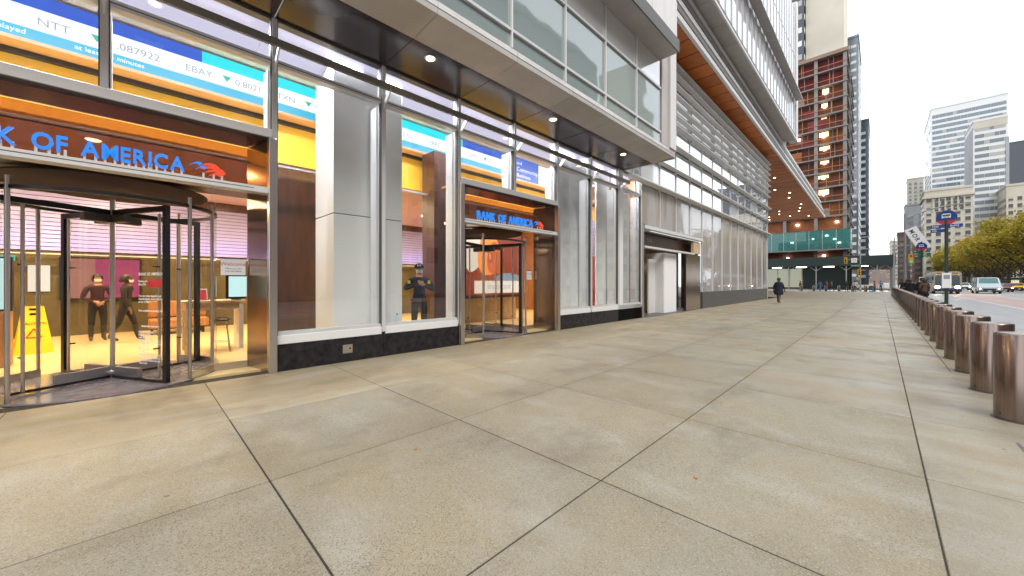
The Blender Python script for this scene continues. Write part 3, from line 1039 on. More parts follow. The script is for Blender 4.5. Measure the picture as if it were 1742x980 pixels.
def revolving_door(yc, label, a0):
    t = thing('revolving_door', label, 'door', (-8.465, yc, 0))
    Rr = 1.264
    MB().lathe([(0.0005, 0.016), (Rr + .05, 0.016), (Rr + .05, 0.0)], 48).build('threshold', 'threshold', t, False)
    MB().lathe([(Rr - .06, 2.645), (Rr + .012, 2.645), (Rr + .012, 2.69), (Rr - .06, 2.69), (Rr - .06, 2.645)], 48).build('drum_ring', 'black_metal', t, False, True)
    MB().lathe([(0.0005, 2.925), (Rr - .12, 2.925), (Rr - .12, 2.945), (0.0005, 2.945)], 48).build('drum_roof', 'drum_dark', t, False)
    # curved glass walls: two arcs each side
    for sgn in (-1, 1):
        m, mb, mt = MB(), MB(), MB()
        A = [R(sgn * (41.6 + i * 7.0)) for i in range(15)]
        for a, b in zip(A[:-1], A[1:]):
            def P(r, an, z):
                return (r * math.cos(an), r * math.sin(an), z)
            m.quad(P(Rr, a, .12), P(Rr, b, .12), P(Rr, b, 2.86), P(Rr, a, 2.86))
            mb.hexa([P(Rr - .03, a, .016), P(Rr + .03, a, .016), P(Rr + .03, b, .016), P(Rr - .03, b, .016)],
                    [P(Rr - .03, a, .125), P(Rr + .03, a, .125), P(Rr + .03, b, .125), P(Rr - .03, b, .125)])
        m.build('curved_pane', 'glass_door', t, False, True)
        mb.build('curved_rail', 'steel', t, False)
        for an in (41.6, 66, 139):
            x, y = Rr * math.cos(R(an)), sgn * Rr * math.sin(R(an))
            MB().tube((x, y, .016), (x, y, 2.8), .024, .024, 12).build('post', 'steel', t, False, True)
    MB().tube((0, 0, .016), (0, 0, 2.78), .03, .03, 12).build('shaft', 'steel', t, False, True)
    MB().lathe([(0.0005, .10), (.11, .10), (.11, .13), (.05, .15), (.05, .16)], 16).build('shaft_collar', 'rim', t, False, True)
    for k in range(4):
        a = R(a0 + 90 * k)
        w = bpy.data.objects.new('wing', None)
        fr = MB()
        fr.box(1.16, 1.235, -.028, .028, .03, 2.62)
        fr.box(.04, 1.235, -.026, .026, 2.54, 2.615)
        fr.box(.04, 1.235, -.026, .026, .03, .065)
        w = link('wing', fr.mesh('wing', 'black_metal'), t, (0, 0, 0), (0, 0, a))
        link('kick_plate', MB().box(.05, .62, -.032, .032, .068, .20).mesh('kick_plate', 'rim'), w)
        link('pane', MB().box(.04, 1.16, -.004, .004, .07, 2.54).mesh('pane', 'glass_door'), w)
        link('pull_bar', MB().tube((.93, .07, .06), (.93, .07, 2.52), .019, .019, 10).mesh('pull_bar', 'steel', True), w)
        link('bar_fixing', MB().box(.91, .95, 0, .07, 1.72, 1.74).box(.91, .95, 0, .07, .5, .52).mesh('bar_fixing', 'black'), w)
        link('closer', MB().box(.03, .34, -.05, .05, 2.42, 2.53).mesh('closer', 'alu_dark'), w)
    return t


def bank_sign(yc, label):
    t = thing('lettered_sign', label, 'sign', (-7.2, yc, 3.05))
    word = 'BANK OF AMERICA'
    xs_, x = [], 0.0
    mes = []
    for ch in word:
        if ch == ' ':
            x += .14
            continue
        me = text_mesh(ch, .275, .04, 'letter_blue', 'LEFT', 1.28, 0.006)
        x0 = min(v.co.x for v in me.vertices)
        x1 = max(v.co.x for v in me.vertices)
        for v in me.vertices:
            v.co.x -= x0
        mes.append((ch, me, x, x1 - x0))
        x += (x1 - x0) + .035
    total = 2.13
    sc = total / x
    for ch, me, px, w in mes:
        y = -1.30 + px * sc
        for v in me.vertices:
            v.co.x *= sc
        o = link('letter', me, t, (0.0, y, .065), FX)
        o['label'] = 'blue letter ' + ch
        for f in (.2, .8):
            q = w * sc * f
            link('letter_post', MB().box(q - .012, q + .012, -.065, .03, -.012, .004).mesh('letter_post', 'alu_light'), o)
    # flag emblem: slanted ribbon stripes
    def ribbon(y0, z0, ln, h, tilt, m, bend=.03):
        mb = MB()
        n = 6
        for i in range(n):
            u0, u1 = i / n, (i + 1) / n
            def C(u):
                return y0 + ln * u, z0 + tilt * u + bend * math.sin(u * math.pi)
            a, b = C(u0), C(u1)
            sh = .03
            mb.hexa([(-.02, a[0], a[1]), (.02, a[0], a[1]), (.02, b[0], b[1]), (-.02, b[0], b[1])],
                    [(-.02, a[0] + sh, a[1] + h), (.02, a[0] + sh, a[1] + h), (.02, b[0] + sh, b[1] + h), (-.02, b[0] + sh, b[1] + h)])
        link('emblem_stripe', mb.mesh('emblem_stripe', m), t, (0, 0, 0))
    ribbon(.86, .17, .12, .028, .025, 'letter_blue')
    ribbon(.93, .125, .10, .026, .02, 'letter_blue')
    ribbon(1.01, .20, .17, .032, -.03, 'letter_red')
    ribbon(1.00, .15, .24, .032, -.02, 'letter_red')
    ribbon(1.04, .10, .22, .030, .0, 'letter_red')
    ribbon(1.08, .055, .14, .028, .01, 'letter_red')
    for y in (1.02, 1.14, 1.24):
        link('letter_post', MB().box(-.01, .01, y - .012, y + .012, 0, .09).mesh('letter_post', 'alu_light'), t)
    return t


portal(-0.31, bank)
portal(7.33, bank)
door_a = revolving_door(-0.28, 'glass revolving door in front of the yellow caution board', 28.5)
door_b = revolving_door(7.33, 'glass revolving door in front of the orange portrait screen', 20)
bank_sign(-0.33, 'row of blue capital letters with red ribbon emblem above the door with the Welcome board')
bank_sign(7.31, 'row of blue capital letters with red ribbon emblem above the orange portrait screen door')

# entrance with the white hoarding box
bx('portal_header', 'alu_light', bank, -7.32, -7.10, 15.2, 22.5, 3.80, 3.95)
bx('sign_beam', 'alu_light', bank, -7.30, -7.10, 15.2, 21.2, 2.98, 3.06)
bx('portal_soffit', 'bronze', bank, -8.2, -7.33, 15.2, 22.5, 3.72, 3.78)
np_ = bx('number_panel', 'wood_dark', bank, -7.75, -7.6, 15.2, 22.4, 3.07, 3.70)
link('number', text_mesh('1111', .26, .01, 'decal'), np_, Vector((-7.59, 16.45, 3.36)) - wloc(np_), FX)
bx('jamb_panel', 'bronze', bank, -8.2, -7.3, 22.2, 22.3, -.02, 3.7)
bx('jamb_panel', 'bronze', bank, -7.34, -7.2, 20.2, 22.34, -.02, 2.98)
bx('jamb_panel', 'wood_pale', bank, -7.34, -7.2, 21.3, 22.34, 3.07, 3.70)
bx('entry_wall', 'wood_pale', bank, -8.5, -8.35, 15.2, 22.2, 0, 3.7)
bx('entry_step', 'plinth_grey', bank, -8.3, -7.0, 15.25, 19.9, -.004, 0.012)
hb = thing('hoarding_box', 'plain white boxed hoarding with a round black lock hole in the bronze doorway', 'hoarding', (-7.85, 18.6, 0.013))
bx('panel', 'panel_white', hb, -8.33, -7.42, 17.86, 17.92, 0.013, 2.92)
bx('panel', 'sign_white', hb, -7.47, -7.40, 17.925, 19.4, 0.013, 2.92)
bx('panel', 'panel_white', hb, -8.33, -8.27, 17.925, 19.4, 0.013, 2.92)
bx('lid', 'panel_white', hb, -8.26, -7.475, 17.93, 19.4, 2.86, 2.90)
MB().lathe([(0.0005, 0), (.06, 0), (.06, .03), (0.0005, .03)], 14).build('lock_hole', 'black', hb, False).rotation_euler = (R(90), 0, 0)
hb.children[-1].location = Vector((-7.85, 17.86, 1.15)) - hb.location

# ------------------------------------------------------------ ticker display inside
tk = thing('ticker_display', 'long cyan and white stock ticker screen hung behind the upper glass', 'screen', (-9.2, 1.5, 5.17))
TX, TY0, TY1 = -9.2, -6.0, 9.2
bx('casing', 'ticker_body', tk, TX - .10, TX - .01, TY0, TY1, 5.18, 5.93)
bx('band', 'scr_white', tk, TX - .009, TX, TY0, TY1, 5.37, 5.70)
bx('band', 'scr_sky', tk, TX - .009, TX, TY0, TY1, 5.20, 5.368)
for a, b, m in ((-6, -2.6, 'scr_cyan'), (-2.598, 0.86, 'scr_blue'), (0.862, 7.1, 'scr_cyan'), (7.102, 9.2, 'scr_blue')):
    bx('band', m, tk, TX - .009, TX, a, b, 5.702, 5.92)


def tick(s, y, z, size, m):
    o = link('ticker_text', text_mesh(s, size, 0, m), tk, Vector((TX + .004, y, z)) - tk.location, FX)
    return o


def down(y, z, w=.14):
    MB().prism([(y, z + .11), (y + w, z + .11), (y + w / 2, z)], 'x', TX + .002, TX + .006).build('down_arrow', 'scr_green', tk)


tick('All values delayed', -1.95, 5.26, .105, 'scr_bright')
tick('at least 15 minutes', -0.72, 5.26, .105, 'scr_bright')
for y, s, v in ((-2.9, 'AAPL', '1.0214'), (-1.1, 'NTT', '1.087922'), (.62, 'EBAY', '0.8021'), (2.1, 'TXN', '0.9207'), (4.3, 'EXC', '0.52'), (5.9, 'SBRE', '0.33'), (7.4, 'WFC', '0.41')):
    tick(s, y, 5.46, .17, 'scr_text')
    down(y + .55, 5.47)
    tick(v, y + .75, 5.46, .17, 'scr_text')
t2 = thing('notice_display', 'small blue screen of white writing above the second revolving door', 'screen', (-9.15, 10.0, 5.05))
bx('casing', 'scr_blue', t2, -9.25, -9.15, 9.4, 10.65, 5.17, 5.92)
for s, z, sz in (('and', 5.70, .16), ('Community', 5.47, .20), ('Business', 5.26, .18)):
    link('screen_text', text_mesh(s, sz, 0, 'scr_bright', 'LEFT', 1.2), t2, Vector((-9.146, 9.45, z)) - t2.location, FX)

# ------------------------------------------------------------ bollards
def make_bollard(r=.19, h=.945):
    body = MB().lathe([(r * .97, 0.0), (r * .97, .012), (r, .016), (r, h - .018), (r - .006, h - .006), (r - .016, h)], 40).mesh('shell', 'bollard_steel', True)
    top = MB().lathe([(0.0005, h - .004), (r - .018, h - .004), (r - .018, h + .001), (r - .030, h + .001)], 40).mesh('cap', 'bollard_top')
    base = MB().lathe([(r * .975, 0.0), (r + .022, 0.0), (r + .014, .005), (r * .975, .008)], 40).mesh('base_shade_ring', 'alu_dark')  # foot ring made dark and wide to stand in for contact shadow
    screw = MB().tube((-r - .003, 0, .07), (-r + .01, 0, .07), .008, .008, 8).mesh('screw', 'black')
    return body, top, base, screw


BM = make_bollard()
for i in range(37):
    lab = {0: 'brushed brown steel bollard at the row end beside the pale utility cover', 10: 'brushed brown steel bollard right beside the pole with dark blue route plates',
           22: 'brushed brown steel bollard right beside the pole with green route plates', 36: 'last brushed brown steel bollard of the long row towards the avenue'}.get(i, 'brushed brown steel bollard within the long row beside the roadway')
    t = thing('bollard', lab, 'bollard', (1.09, 6.75 + 1.5 * i, 0.0), 0, 'bollards in the row beside the road')
    for n, me in zip(('shell', 'cap', 'base_shade_ring', 'screw'), BM):
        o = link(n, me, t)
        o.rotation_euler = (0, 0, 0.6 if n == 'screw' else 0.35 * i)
for i, x in enumerate((-9.6, -7.95, -6.35, -4.75, -3.1, -1.6)):
    t = thing('bollard', 'pale brown steel bollard across the pavement end, before the avenue', 'bollard', (x, 80.5, 0.0), 0, 'bollards across the end of the pavement')
    for n, me in zip(('shell', 'cap', 'base_shade_ring', 'screw'), BM):
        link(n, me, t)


# ------------------------------------------------------------ people
def body_mesh(pose):
    """one continuous skinned body from a joint skeleton; facing +Y"""
    J = {}
    E = []

    def j(n, p, r, par=None):
        J[n] = (len(J), Vector(p), r)
        if par:
            E.append((J[par][0], J[n][0], n))
    lean = pose.get('lean', 0.0)
    j('pelvis', (0, 0, .95), (.155, .115))
    j('waist', (0, lean * .3, 1.10), (.135, .105), 'pelvis')
    j('chest', (0, lean * .8, 1.32), (.165, .12), 'waist')
    j('collar', (0, lean, 1.43), (.115, .09), 'chest')
    j('neck', (0, lean + .01, 1.52), (.055, .055), 'collar')
    j('jaw', (0, lean + .035, 1.585), (.068, .075), 'neck')
    j('skull', (0, lean + .02, 1.665), (.078, .098), 'jaw')
    j('crown', (0, lean + .01, 1.735), (.055, .065), 'skull')
    for s, nm in ((-1, 'l'), (1, 'r')):
        sh, el, wr = pose['arm_' + nm]
        j('shoulder_' + nm, (s * .185, lean, 1.405), (.075, .07), 'collar')
        j('elbow_' + nm, el, (.052, .052), 'shoulder_' + nm)
        j('wrist_' + nm, wr, (.032, .03), 'elbow_' + nm)
        d = (Vector(wr) - Vector(el)).normalized()
        palm = Vector(wr) + d * .075
        j('palm_' + nm, palm, (.036, .026), 'wrist_' + nm)
        side = d.cross(Vector((0, 1, 0.3))).normalized()
        curl = d.cross(side).normalized()
        for q in range(4):
            base = palm + d * .035 + side * (q - 1.5) * .021
            k1 = base + d * (.035 + .006 * (1.5 - abs(q - 1.5))) + curl * .012
            k2 = k1 + d * .026 + curl * .022
            j('f%d_%s' % (q, nm), base, (.010, .010), 'palm_' + nm)
            j('g%d_%s' % (q, nm), k1, (.009, .009), 'f%d_%s' % (q, nm))
            j('h%d_%s' % (q, nm), k2, (.007, .007), 'g%d_%s' % (q, nm))
        tb = Vector(wr) + d * .045 + side * -.038
        j('t_' + nm, tb, (.012, .012), 'palm_' + nm)
        j('u_' + nm, tb + d * .04 - side * .018, (.009, .009), 't_' + nm)
        hp, kn, an, to = pose['leg_' + nm]
        j('hip_' + nm, hp, (.095, .10), 'pelvis')
        j('knee_' + nm, kn, (.066, .066), 'hip_' + nm)
        j('calf_' + nm, (Vector(kn) * .62 + Vector(an) * .38) + Vector((0, -.015, 0)), (.060, .062), 'knee_' + nm)
        j('ankle_' + nm, an, (.046, .046), 'calf_' + nm)
        j('toe_' + nm, to, (.040, .032), 'ankle_' + nm)
    me = bpy.data.meshes.new('body')
    pts = sorted(J.values(), key=lambda v: v[0])
    me.from_pydata([p[1] for p in pts], [(a, b) for a, b, _ in E], [])
    o = bpy.data.objects.new('body', me)
    COL.objects.link(o)
    sk = o.modifiers.new('skin', 'SKIN')
    sk.use_smooth_shade = True
    for i, p in enumerate(pts):
        me.skin_vertices[0].data[i].radius = p[2]
        me.skin_vertices[0].data[i].use_root = (i == 0)
    sb = o.modifiers.new('sub', 'SUBSURF')
    sb.levels = sb.render_levels = 1
    dg = bpy.context.evaluated_depsgraph_get()
    out = bpy.data.meshes.new_from_object(o.evaluated_get(dg))
    bpy.data.objects.remove(o)
    # material by nearest bone: 0 skin 1 top 2 trousers 3 shoes
    out.materials.clear()
    for _ in range(4):
        out.materials.append(MAT['skin'])
    segs = [(pts[a][1], pts[b][1], n) for a, b, n in E]

    def near(c):
        best, bn = 9, ''
        for a, b, n in segs:
            ab = b - a
            t = max(0, min(1, (c - a).dot(ab) / max(ab.length_squared, 1e-9)))
            dd = (c - a - ab * t).length
            if dd < best:
                best, bn = dd, n
        return bn
    for p in out.polygons:
        n = near(p.center)
        k = n.split('_')[0]
        if k in ('neck', 'jaw', 'skull', 'crown', 'palm') or k[0] in 'fghtu' and len(k) <= 2 or k in ('t', 'u'):
            i = 0
        elif k in ('waist', 'chest', 'collar', 'shoulder', 'elbow', 'wrist'):
            i = 1
        elif k in ('hip', 'knee', 'calf'):
            i = 2
        elif k in ('toe',):
            i = 3
        elif k == 'ankle':
            i = 2
        else:
            i = 1
        if k == 'hip' or (k == 'waist' and p.center.z < .98):
            i = 1 if p.center.z > .96 else 2
        p.material_index = i
        p.use_smooth = True
    return out


def legs(stride=0.0, lift=0.0):
    d = {}
    for s, nm, f in ((-1, 'l', 1), (1, 'r', -1)):
        y = stride * f
        d['leg_' + nm] = ((s * .095, 0, .90), (s * .105, y * .55 + .03, .50), (s * .105, y - (.05 if f < 0 and stride else 0), .09 + (lift if f < 0 else 0)), (s * .125, y + .14, .045 + (lift * .5 if f < 0 else 0)))
    return d


P_STAND = dict(legs(), arm_l=(0, (-.26, -.02, 1.13), (-.27, .05, .90)), arm_r=(0, (.26, -.02, 1.13), (.27, .05, .90)))
P_WALK = dict(legs(.22, .05), arm_l=(0, (-.27, -.10, 1.14), (-.28, -.06, .91)), arm_r=(0, (.27, .08, 1.14), (.29, .18, .92)), lean=.03)
P_CLASP = dict(legs(.05), arm_l=(0, (-.27, -.01, 1.14), (-.08, .20, 1.03)), arm_r=(0, (.27, -.01, 1.14), (.08, .21, 1.05)))
P_PHOTO = dict(legs(.03), arm_l=(0, (-.31, .07, 1.17), (-.10, .26, 1.30)), arm_r=(0, (.31, .10, 1.20), (.06, .27, 1.30)), lean=.02)
BODY = {k: body_mesh(p) for k, p in (('stand', P_STAND), ('walk', P_WALK), ('clasp', P_CLASP), ('photo', P_PHOTO))}

FACE = MB()
FACE.hexa([(-.016, .108, 1.612), (.016, .108, 1.612), (.011, .085, 1.61), (-.011, .085, 1.61)], [(-.007, .112, 1.665), (.007, .112, 1.665), (.007, .085, 1.668), (-.007, .085, 1.668)])
FACE_ME = FACE.mesh('nose', 'skin', True)


def person(label, pose, loc, rz, top, trou, shoe='black', skin='skin', h=1.75, hair=True, mask=False, cap=None, group=None, coat=None, bag=None, detail=True):
    k = h / 1.755
    t = thing('person', label, 'person', loc, rz, group)
    t.scale = (k, k, k)
    lean = {'stand': 0, 'walk': .03, 'clasp': 0, 'photo': .02}[pose]
    b = link('body', BODY[pose], t)
    for i, m in enumerate((skin, top, trou, shoe)):
        b.material_slots[i].link = 'OBJECT'
        b.material_slots[i].material = MAT[m]
    if detail:
        n = link('nose', FACE_ME, t, (0, lean, 0))
        n.material_slots[0].link = 'OBJECT'
        n.material_slots[0].material = MAT[skin]
        for s in (-1, 1):
            link('eye', MB().lathe([(0.0005, -.009), (.010, 0), (0.0005, .009)], 8).mesh('eye', 'black', True), t, (s * .032, .100 + lean, 1.662))
            link('ear', MB().lathe([(0.0005, -.03), (.014, 0), (0.0005, .03)], 8).mesh('ear', skin, True), t, (s * .088, .01 + lean, 1.65))
        if not mask:
            link('mouth', MB().box(-.024, .024, .094, .103, 1.590, 1.599).mesh('mouth', 'cloth_maroon'), t, (0, lean, 0))
    if hair and not cap:
        hm = MB().lathe([(.098, -.10), (.108, -.03), (.105, .03), (.085, .075), (.045, .100), (0.0005, .108)], 14)
        hm.v = [(x, y * 1.15 - .028 - max(0, -z) * .25, z) for x, y, z in hm.v]
        keep = [i for i, f in enumerate(hm.f) if not (sum(hm.v[q][1] for q in f) / len(f) > .035 and sum(hm.v[q][2] for q in f) / len(f) < .045)]
        hm.f = [hm.f[i] for i in keep]
        hm.m = [0] * len(keep)
        link('hair', hm.mesh('hair', 'hair', True), t, (0, lean + .015, 1.668))
    if cap:
        cm = MB().lathe([(.104, .0), (.106, .035), (.085, .08), (.04, .105), (0.0005, .108)], 16)
        cm.v = [(x, y * 1.15, z) for x, y, z in cm.v]
        cm.hexa([(-.075, .085, .0), (.075, .085, .0), (.045, .165, -.022), (-.045, .165, -.022)], [(-.075, .085, .012), (.075, .085, .012), (.045, .165, -.012), (-.045, .165, -.012)])
        c = link('cap', cm.mesh('cap', cap, True), t, (0, lean + .012, 1.672))
        link('cap_badge', text_mesh('NY', .06, .004, 'sign_white', 'CENTER'), c, (0, .118, .03), (R(75), 0, R(180)))
    if mask:
        mm = MB().hexa([(-.062, .075, 1.565), (.062, .075, 1.565), (.03, .112, 1.572), (-.03, .112, 1.572)], [(-.075, .065, 1.632), (.075, .065, 1.632), (.028, .124, 1.640), (-.028, .124, 1.640)])
        link('face_mask', mm.mesh('face_mask', 'mask', True), t, (0, lean, 0))
    if coat:
        cm = MB().lathe([(.20, .60), (.215, .75), (.19, 1.0), (.19, 1.15), (.21, 1.32), (.185, 1.42), (.10, 1.475)], 18)
        cm.v = [(x * 1.3, y * .95 + lean * (z - .6), z) for x, y, z in cm.v]
        link('coat', cm.mesh('coat', coat, True), t)
    if bag:
        link('bag', MB().box(.20, .36, -.16, .12, .62, .92).mesh('bag', bag), t)
    return t


man = person('person in black cap and mask behind the window holding a camera', 'photo', (-7.98, 4.83, 0.012), R(-121), 'cloth_navy', 'cloth_black', 'black', 'skin', 1.92, cap='cloth_black', mask=True)
link('shoulder_patch', MB().box(-.028, .028, -.004, .004, -.035, .035).mesh('shoulder_patch', 'sign_yellow'), man, (-.21, .115, 1.36), (0, 0, R(20)))
link('shoulder_patch', MB().box(-.028, .028, -.004, .004, -.035, .035).mesh('shoulder_patch', 'sign_yellow'), man, (.22, .115, 1.36), (0, 0, R(-20)))
link('belt', MB().lathe([(.175, .93), (.185, .935), (.185, 1.0), (.175, 1.005)], 18).mesh('belt', 'cloth_brown', True), man, (0, 0, 0), (0, 0, 0), (1.0, .78, 1))
cmr = thing('camera_body', 'black camera held up by the person in the cap behind the window', 'camera', (0, 0, 0))
mr_ = Matrix.Rotation(R(-121), 3, 'Z')
cmr.location = Vector((-7.98, 4.83, 0.012)) + mr_ @ Vector((.10, .42, 1.44))
cmr.rotation_euler = (0, 0, R(-121))
link('housing', MB().box(-.08, .08, -.035, .035, -.05, .05).box(-.03, .03, -.03, .03, .05, .075).mesh('housing', 'black'), cmr)
link('lens', MB().lathe([(.03, 0), (.038, .02), (.038, .08), (.030, .085), (0.0005, .07)], 16).mesh('lens', 'black_metal', True), cmr, (.0, .03, 0), (R(-90), 0, 0))

person('person in dark top with painted magenta reflection and black trousers before the magenta wall screen', 'clasp', (-14.0, -.72, 0.012), R(-80), 'cloth_magenta_glare', 'cloth_black', 'black', 'skin', 1.68, mask=True)
person('person all in black with a white mask, half behind the door notice', 'walk', (-13.3, -.22, 0.012), R(-20), 'cloth_black', 'cloth_black', 'black', 'skin_dark', 1.66, mask=True)
person('person in black coat walking alone along the pavement by the building', 'walk', (-5.1, 32.0, 0), R(-8), 'cloth_black', 'cloth_grey', 'black', 'skin_dark', 1.80, coat='cloth_navy')

G1 = 'dark-clad people gathered at the bus stop'
for i, (x, y, rz, c, pose) in enumerate(((1.75, 44, 20, 'cloth_black', 'stand'), (1.9, 45.6, 200, 'cloth_navy', 'stand'), (1.7, 48.0, 130, 'cloth_black', 'clasp'), (2.0, 36.0, 160, 'cloth_black', 'stand'), (1.95, 34.2, 30, 'cloth_brown', 'clasp'), (1.8, 51.5, 170, 'cloth_navy', 'walk'), (1.6, 55, 190, 'cloth_black', 'walk'), (2.05, 38.2, 0, 'cloth_black', 'stand'))):
    person('person in dark winter clothes standing behind the bollard row', pose, (x, y, 0), R(rz), c, 'cloth_black', 'black', 'skin' if i % 2 else 'skin_dark', 1.70 + .03 * (i % 4), group=G1, coat=c if i % 2 else None, detail=False)
far_p = ((-7.0, 79, 'walk', 'cloth_blue', 'cloth_blue', 'person in light blue top beside the person in red at the avenue'),
         (-6.2, 79.6, 'stand', 'cloth_red', 'cloth_blue', 'person in red top waiting at the avenue'),
         (-5.5, 78.5, 'walk', 'cloth_grey', 'cloth_black', 'person in grey top and black trousers crossing near the person in red'),
         (-3.75, 79, 'stand', 'cloth_navy', 'cloth_navy', 'person all in navy standing near the traffic signal post'),
         (-2.75, 79.4, 'walk', 'cloth_white', 'cloth_grey', 'person in white top walking by the traffic signal post'),
         (-9.9, 81.5, 'walk', 'cloth_brown', 'cloth_brown', 'person in brown clothes by the lit shop under the shed'),
         (-0.6, 82, 'stand', 'cloth_red', 'cloth_black', 'person in red and black behind the litter basket'),
         (0.1, 82.6, 'stand', 'cloth_blue', 'cloth_black', 'person in blue top behind the litter basket'),
         (-4.6, 107, 'walk', 'cloth_black', 'cloth_black', 'person in black walking under the sidewalk shed'))
for i, (x, y, pose, a, b, lab) in enumerate(far_p):
    person(lab, pose, (x, y, 0), R(170 - 47 * i), a, b, 'black', 'skin' if i % 2 else 'skin_dark', 1.68 + .02 * (i % 5), detail=False)

# ------------------------------------------------------------ things in the lobby
# caution board: two leaning panels hinged at the top
t = thing('caution_board', 'yellow plastic A-frame caution board on the lobby floor', 'caution board', (-12.6, -1.55, 0.012), R(12))
for s in (-1, 1):
    m = MB()
    m.hexa([(s * .21 - .012, -.26, 0), (s * .21 + .012, -.26, 0), (s * .21 + .012, .26, 0), (s * .21 - .012, .26, 0)],
           [(s * .015 - .012, -.14, .98), (s * .015 + .012, -.14, .98), (s * .015 + .012, .14, .98), (s * .015 - .012, .14, .98)])
    pnl = m.build('panel', 'sign_yellow', t, False)
    if s == 1:
        tilt = math.atan2(.195, .98)
        for st, z, sz in (('CAUTION', .60, .075),):
            o = link('board_text', text_mesh(st, sz, .002, 'black', 'CENTER'), pnl, (.21 - .2 * z + .016, 0, z), (R(90) - 0, 0, R(90)))
            o.rotation_euler = (R(90) - tilt, 0, R(90))
        for a, b in (((-.10, .34), (.10, .34)), ((.10, .34), (0, .52)), ((0, .52), (-.10, .34))):
            p0 = (.21 - .2 * a[1] + .016, a[0], a[1])
            p1 = (.21 - .2 * b[1] + .016, b[0], b[1])
            MB().tube(p0, p1, .010, .010, 6).build('warning_triangle', 'cloth_red', pnl, False)
        for z in (.80, .90):
            MB().box(.21 - .2 * z + .004, .21 - .2 * z + .018, -.05, .05, z, z + .04).build('handle_slot', 'black', pnl, False)

scr = thing('wall_screen', 'magenta wall screen with pink left side behind the two masked people', 'screen', (-15.9, -.75, 1.05))
bx('casing', 'black', scr, -15.97, -15.90, -1.52, .06, 1.0, 2.2)
bx('picture', 'scr_pink', scr, -15.899, -15.89, -1.48, -.86, 1.05, 2.16)
bx('picture', 'scr_magenta', scr, -15.899, -15.89, -.858, .03, 1.05, 2.16)
scr = thing('display_stand', 'tall pale teal screen on a timber base at the lobby entrance', 'screen', (-11.0, -1.95, .012))
bx('base', 'wood_warm', scr, -11.2, -10.8, -2.35, -1.6, .012, .98)
bx('casing', 'black', scr, -11.1, -11.0, -2.35, -1.58, .985, 1.95)
bx('picture', 'scr_teal', scr, -10.999, -10.99, -2.32, -1.61, 1.02, 1.92)
ps = tag(bx('wall_poster', 'scr_cream', None, -15.98, -15.95, -2.05, -1.68, 1.25, 1.95), 'pale yellow poster beside the magenta wall screen', 'poster')
ps = tag(bx('exit_sign', 'scr_green', None, -15.97, -15.94, -2.6, -2.25, 2.05, 2.2), 'small green lit exit sign on the back wall', 'sign')
bench = thing('lobby_bench', 'low orange-brown upholstered bench at the back of the lobby', 'bench', (-14.6, .75, .012))
bx('seat', 'wood_warm', bench, -15.0, -14.3, .2, 1.5, .2, .45, .03)
bx('backrest', 'wood_warm', bench, -15.15, -15.0, .2, 1.5, .46, .95, .03)
for x in (-14.9, -14.4):
    for y in (.3, 1.4):
        bx('leg', 'black', bench, x, x + .05, y - .05, y, .012, .199)
# high table, stool, monitor, brochures behind the side light
tb = thing('high_table', 'tall pale wood table with white end panel behind the Welcome board', 'table', (-10.5, 1.2, .012))
bx('table_top', 'wood_pale', tb, -10.9, -10.2, .62, 1.72, 1.05, 1.10, .004)
bx('apron', 'wood_pale', tb, -10.85, -10.25, .70, 1.58, .90, 1.048)
bx('end_panel', 'lobby_white', tb, -10.88, -10.22, 1.60, 1.68, .012, 1.048)
bx('leg', 'wood_pale', tb, -10.3, -10.24, .68, .76, .012, .898)
bx('leg', 'wood_pale', tb, -10.88, -10.8, .68, .76, .012, .898)
st = thing('bar_stool', 'black wire-leg bar stool under the tall pale table', 'stool', (-10.05, 1.25, .012))
MB().lathe([(0.0005, .66), (.17, .66), (.18, .70), (.15, .72), (0.0005, .72)], 18).build('seat', 'black', st, False, True)
for a in range(4):
    c, s_ = math.cos(a * math.pi / 2 + .7), math.sin(a * math.pi / 2 + .7)
    MB().tube((c * .13, s_ * .13, .66), (c * .22, s_ * .22, 0), .010, .010, 6).build('leg', 'rim', st, False)
    c2, s2 = math.cos((a + 1) * math.pi / 2 + .7), math.sin((a + 1) * math.pi / 2 + .7)
    MB().tube((c * .195, s_ * .195, .22), (c2 * .195, s2 * .195, .22), .008, .008, 6).build('foot_rail', 'rim', st, False)
mo = thing('desk_monitor', 'upright pale teal monitor in a black frame on the tall table', 'monitor', (-10.35, 1.66, 1.1))
bx('frame', 'black', mo, -10.42, -10.36, 1.38, 1.76, 1.13, 1.66)
bx('picture', 'scr_teal', mo, -10.359, -10.352, 1.43, 1.76, 1.17, 1.63)
bx('stand', 'black', mo, -10.46, -10.34, 1.48, 1.66, 1.10, 1.129)
br = thing('brochure_holder', 'pink and white brochure leaning in a holder on the tall table', 'brochure', (-10.4, .98, 1.1))
MB().hexa([(-10.35, .90, 1.10), (-10.33, .90, 1.10), (-10.33, 1.06, 1.10), (-10.35, 1.06, 1.10)], [(-10.43, .90, 1.36), (-10.41, .90, 1.36), (-10.41, 1.06, 1.36), (-10.43, 1.06, 1.36)]).build('brochure', 'sign_white', br)
MB().hexa([(-10.3295, .92, 1.12), (-10.328, .92, 1.12), (-10.328, 1.04, 1.12), (-10.3295, 1.04, 1.12)], [(-10.3985, .92, 1.33), (-10.397, .92, 1.33), (-10.397, 1.04, 1.33), (-10.3985, 1.04, 1.33)]).build('cover_print', 'sign_red', br)
bt = thing('water_bottle', 'clear plastic water bottle standing inside the window by the column', 'bottle', (-7.42, 3.95, .60))
MB().lathe([(0.0005, 0), (.033, 0), (.034, .02), (.034, .15), (.014, .19), (.014, .20)], 14).build('bottle_body', 'bottle', bt, False, True)
MB().lathe([(.016, .198), (.016, .222), (0.0005, .222)], 12).build('cap', 'sign_blue', bt, False)
